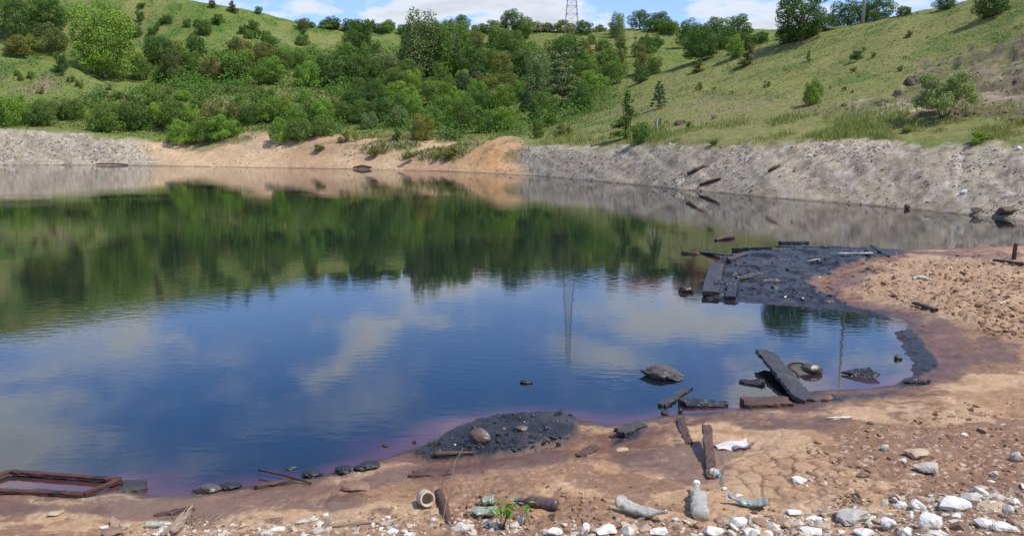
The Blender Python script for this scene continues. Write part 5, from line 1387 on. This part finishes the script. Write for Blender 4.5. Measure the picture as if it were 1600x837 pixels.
# ---------------------------------------------------------------- loose gravel and rubble (uncountable)
def near_scatter(polys, n, seed, power=1.0):
    g = np.random.default_rng(seed); out = []
    for poly, share in polys:
        us = [p[0] for p in poly]; vs = [p[1] for p in poly]; m = int(n * share); k = 0
        uu = g.uniform(min(us), max(us), m * 6); vv_ = g.uniform(min(vs), max(vs), m * 6)
        d = sdpoly(uu, vv_, poly) + (fbm(uu * 0.02, vv_ * 0.05, 3, seed) - 0.5) * 50
        ok = d < 0; out.append(np.stack([uu[ok][:m], vv_[ok][:m]], 1))
    uv = np.concatenate(out)
    a = (uv[:, 0] - 800) / F_PX; b = (418.5 - uv[:, 1]) / F_PX
    dx, dy, dz = a, CP + b * SP, -SP + b * CP
    z = np.full(len(uv), 0.15)
    for _ in range(4):
        k = (z - CAM_H) / dz; x, y = dx * k, dy * k
        z, _c, _w, sd = near_height(x, y)
    ok = sd > 0.12
    return np.stack([x, y, z], 1)[ok], uv[ok], g
P, uv, g = near_scatter([([(180,822),(420,812),(640,812),(800,815),(960,818),(1100,815),(1300,800),(1300,845),(180,845)], 0.34), ([(1080,822),(1200,812),(1300,800),(1400,785),(1520,766),(1620,770),(1620,845),(1080,845)], 0.46), ([(1250,740),(1420,680),(1620,660),(1620,780),(1400,790),(1250,800)], 0.03)], 4200, 401)
wht = g.random((len(P), 1)); col = np.where(wht < 0.38, np.array([0.57, 0.52, 0.44]), np.where(wht < 0.75, np.array([0.47, 0.36, 0.25]), np.array([0.28, 0.18, 0.12]))) * (0.75 + 0.4 * g.random((len(P), 1)))
stone_cloud("white_rubble", P, np.clip(np.exp(g.normal(size=len(P)) * 0.75) * 0.011, 0.004, 0.075), col, g, M_STONES, 1, 0.65, "white and tan rubble along the bottom of the bank", "rubble")
P, uv, g = near_scatter([([(1330,445),(1390,415),(1500,400),(1620,398),(1620,545),(1540,520),(1480,498),(1400,478)], 0.36), ([(1250,690),(1400,650),(1620,620),(1620,800),(1300,800)], 0.20), ([(560,760),(1100,760),(1250,800),(1100,830),(560,830)], 0.10)], 4200, 402)
col = np.where(g.random((len(P), 1)) < 0.7, np.array([0.31, 0.185, 0.102]), np.array([0.18, 0.10, 0.062])) * (0.7 + 0.6 * g.random((len(P), 1)))
stone_cloud("mud_clods", P, np.clip(np.exp(g.normal(size=len(P)) * 0.5) * np.where(uv[:, 1] < 600, 0.024, 0.011) * (0.5 + 1.1 * fbm(P[:, 0] * 1.3, P[:, 1] * 1.3, 3, 77)), 0.005, 0.075), col, g, M_STONES, 1, 0.7, "crumbled brown clods strewn over the mud", "clods")
# straw and chips in the rubble
P, uv, g = near_scatter([([(230,812),(340,806),(560,815),(720,800),(760,845),(230,845)], 0.6), ([(1200,780),(1600,740),(1600,845),(1200,845)], 0.4)], 420, 403)
V, F = [], []
for p in P:
    a = g.uniform(0, 3.14); l = g.uniform(0.03, 0.14); d = Vector((math.cos(a), math.sin(a), g.uniform(-0.05, 0.15))) * l; c = Vector(p) + Vector((0, 0, 0.012))
    v_, f_ = tube([c - d * 0.5, c + d * 0.5], [0.003, 0.002], 4); o = len(V); V += v_; F += [tuple(i + o for i in q) for q in f_]
tag(link("straw", pymesh("straw", V, F, False), M_DRYWOOD), "dry straw and twigs strewn between the stones", "straw", kind="stuff")
# drips of tar and floating scum along the tar edges
P, uv, g = near_scatter([([(640,700),(700,668),(830,642),(910,652),(905,690),(700,716)], 0.4), ([(1104,468),(1110,415),(1200,388),(1430,390),(1340,440),(1330,470),(1420,492),(1280,482)], 0.4), ([(1412,600),(1442,575),(1436,560),(1456,560),(1448,580),(1430,594)], 0.06)], 900, 404)
col = np.array([0.026, 0.024, 0.025]) * (0.7 + 0.8 * g.random((len(P), 1)))
mt_ = NT("tar_crumbs"); mt_.principled(mt_.attr('albedo', 'Color'), 0.35, 0.5)
stone_cloud("tar_crumbs", P, np.clip(np.exp(g.normal(size=len(P)) * 0.5) * np.where(uv[:, 1] < 600, 0.03, 0.014), 0.006, 0.08), col, g, mt_.m, 1, 0.6, "small crumbs of black tar on the tar patches", "tar")

# ================================================================== far things
# lattice pylon
pp = hill_hit(893, 52); kk = mpp(pp); py = bpy.data.objects.new("pylon", None); COL.objects.link(py); py.location = pp
tag(py, "tall steel lattice pylon on the far ridge", "pylon")
HT = 27.0
def half(z): return 1.95 * (1 - z / 11.0) + 0.95 * (z / 11.0) if z < 11 else 0.95 - 0.55 * (z - 11) / (HT - 11)
def beam(a, b, r): return tube([a, b], [r, r], 4)
cor = [(-1, -1), (1, -1), (1, 1), (-1, 1)]
for sx, sy in cor:
    V, F = join([beam((sx * half(a), sy * half(a), a - (0.8 if a == 0 else 0)), (sx * half(b), sy * half(b), b), 0.055) for a, b in ((0, 11), (11, HT))])
    link("leg", pymesh("leg", V, F, False), M_STEEL, py)
br = []
zs = [0, 2.6, 4.9, 6.9, 8.7, 10.3, 11.8, 13.3, 14.8, 16.3, 17.8, 19.3, 20.8, 22.3, 23.8, 25.3, HT]
for a, b in zip(zs[:-1], zs[1:]):
    for k in range(4):
        s, t = cor[k], cor[(k + 1) % 4]
        br.append(beam((s[0] * half(a), s[1] * half(a), a), (t[0] * half(b), t[1] * half(b), b), 0.026)); br.append(beam((t[0] * half(a), t[1] * half(a), a), (s[0] * half(b), s[1] * half(b), b), 0.026))
        br.append(beam((s[0] * half(b), s[1] * half(b), b), (t[0] * half(b), t[1] * half(b), b), 0.06))
V, F = join(br); link("lattice_bracing", pymesh("lattice_bracing", V, F, False), M_STEEL, py)
for z, l in ((17.8, 3.6), (20.8, 4.4), (23.8, 3.2)):
    V, F = join([beam((-l, 0, z + 0.3), (l, 0, z + 0.3), 0.09), beam((-l, 0, z + 0.3), (0, 0, z + 1.5), 0.07), beam((l, 0, z + 0.3), (0, 0, z + 1.5), 0.07)])
    link("crossarm", pymesh("crossarm", V, F, False), M_STEEL, py)
for u, v, h, w, lb in ((893, 44, 0, 0, ''),): pass
# concrete pole on the ridge
pp = hill_hit(1348, 31); pl = bpy.data.objects.new("utility_pole", None); COL.objects.link(pl); pl.location = pp
tag(pl, "pale concrete utility pole on the ridge between two dark trees", "utility pole")
V, F = tube([(0, 0, -0.5), (0.02, 0, 4), (0.05, 0, 10.5)], [0.22, 0.19, 0.14], 12); link("shaft", pymesh("shaft", V, F), M_CONCRETE, pl)
V, F = join([beam((-0.8, 0, 10.2), (0.9, 0, 10.2), 0.06)]); link("crossarm", pymesh("crossarm", V, F, False), M_STEEL, pl)
# fence post on the gravel lip
pp = hill_hit(1026, 200); kk = mpp(pp)
V, F = tube([(0, 0, -0.2), (0, 0, 8 * kk), (0.02, 0, 15 * kk)], [2.1 * kk, 2.0 * kk, 1.9 * kk], 8)
tag(link("fence_post", pymesh("fence_post", V, F, False), M_CONCRETE, None, pp), "short pale post in the grass right of the slender birch", "post")
def far_rock(name, box, mat, label, cat, seed, depth=0.7, namp=0.2, low=0.0):
    u0, v0, u1, v1 = box; p = hill_hit((u0 + u1) / 2, v1); k = mpp(p); w, h = (u1 - u0) * k, (v1 - v0) * k
    me = blob_mesh(name, seed, (w * 1.05, w * depth, h * 1.4), 14, namp, sub=3, nsc=2.5)
    return tag(link(name, me, mat, None, (p.x, p.y + w * 0.2, p.z + h * (0.35 - low))), label, cat)
M_DIRT = rough_mat("dark_dirt", (0.10, 0.075, 0.055), (0.19, 0.145, 0.11), 1.2, 0.95, 0.1, 0.9, 0.15, 3)
far_rock("dirt_mound", (1052, 186, 1076, 195), M_DIRT, "low brown dirt heap right of the short pale post", "dirt heap", 121)
far_rock("dirt_mound", (1110, 180, 1120, 186), M_DIRT, "tiny dark dirt lump right of the low brown heap", "dirt lump", 122)
for i, (bx, lb) in enumerate((((1416, 112, 1450, 132), "dark overhanging sod at the top of the dirt scar"), ((1372, 148, 1394, 160), "dark rock left of the pale gully on the dirt scar"), ((1394, 136, 1420, 150), "dark broken sod left of the willow bush, below the overhang"),
    ((1314, 156, 1330, 166), "small dark rock at the left end of the dirt scar"), ((1582, 118, 1600, 128), "dark rock high on the dirt scar at the right edge"), ((1506, 112, 1524, 122), "dark sod right of the willow top on the dirt scar"), ((1462, 92, 1490, 104), "dark sod on the upper edge of the dirt scar"))):
    far_rock("dark_sod", bx, M_DIRT, lb, "sod", 130 + i, 0.4, 0.4, 0.35)
for i, (bx, lb) in enumerate((((146 , 232, 153, 237), "white stone on the left gravel bank"), ((1500, 296, 1512, 303), "pale stone low on the right gravel bank"), ((1262, 240, 1270, 245), "white chip high on the right gravel bank"), ((1588, 228, 1598, 234), "white stone at the top of the gravel, right edge"))):
    far_rock("white_stone", bx, M_WHITE, lb, "stone", 140 + i)
stick("driftwood_log", [(1074, 274, 0.1), (1088, 268, 0.1), (1102, 261, 0.1)], [0.10, 0.16, 0.10], M_WETWOOD, "dark log lying up the right gravel bank, upper of two", "log", far=True)
stick("driftwood_log", [(1093, 291, 0.1), (1110, 286, 0.1), (1126, 281, 0.1)], [0.08, 0.13, 0.08], M_WETWOOD, "dark log lying near the water on the right gravel bank, lower of two", "log", far=True)
stick("driftwood_log", [(1200, 270, 0.1), (1210, 265, 0.1), (1219, 260, 0.1)], [0.08, 0.11, 0.06], M_WETWOOD, "short dark log on the gravel right of the two longer ones", "log", far=True)
stick("driftwood_log", [(552, 263, 0.1), (566, 262.5, 0.25), (580, 263, 0.1)], [0.06, 0.14, 0.09], M_WETWOOD, "dark driftwood at the waterline below the sand bank", "driftwood", far=True)
stick("driftwood_log", [(150, 257, 0.1), (175, 257, 0.15), (200, 257.5, 0.05)], [0.05, 0.07, 0.05], M_WETWOOD, "long thin driftwood at the waterline below the left gravel", "driftwood", far=True)
for i, (bx, lb) in enumerate((((1518, 322, 1536, 333), "dark tarry rock at the far waterline, left of the other dark one"), ((1556, 324, 1600, 336), "wide dark rock at the far waterline by the right edge"), ((1412, 318, 1424, 327), "small dark stone at the far waterline left of the two dark rocks"))):
    far_rock("dark_rock", bx, M_DIRT, lb, "rock", 150 + i, 0.7, 0.25)
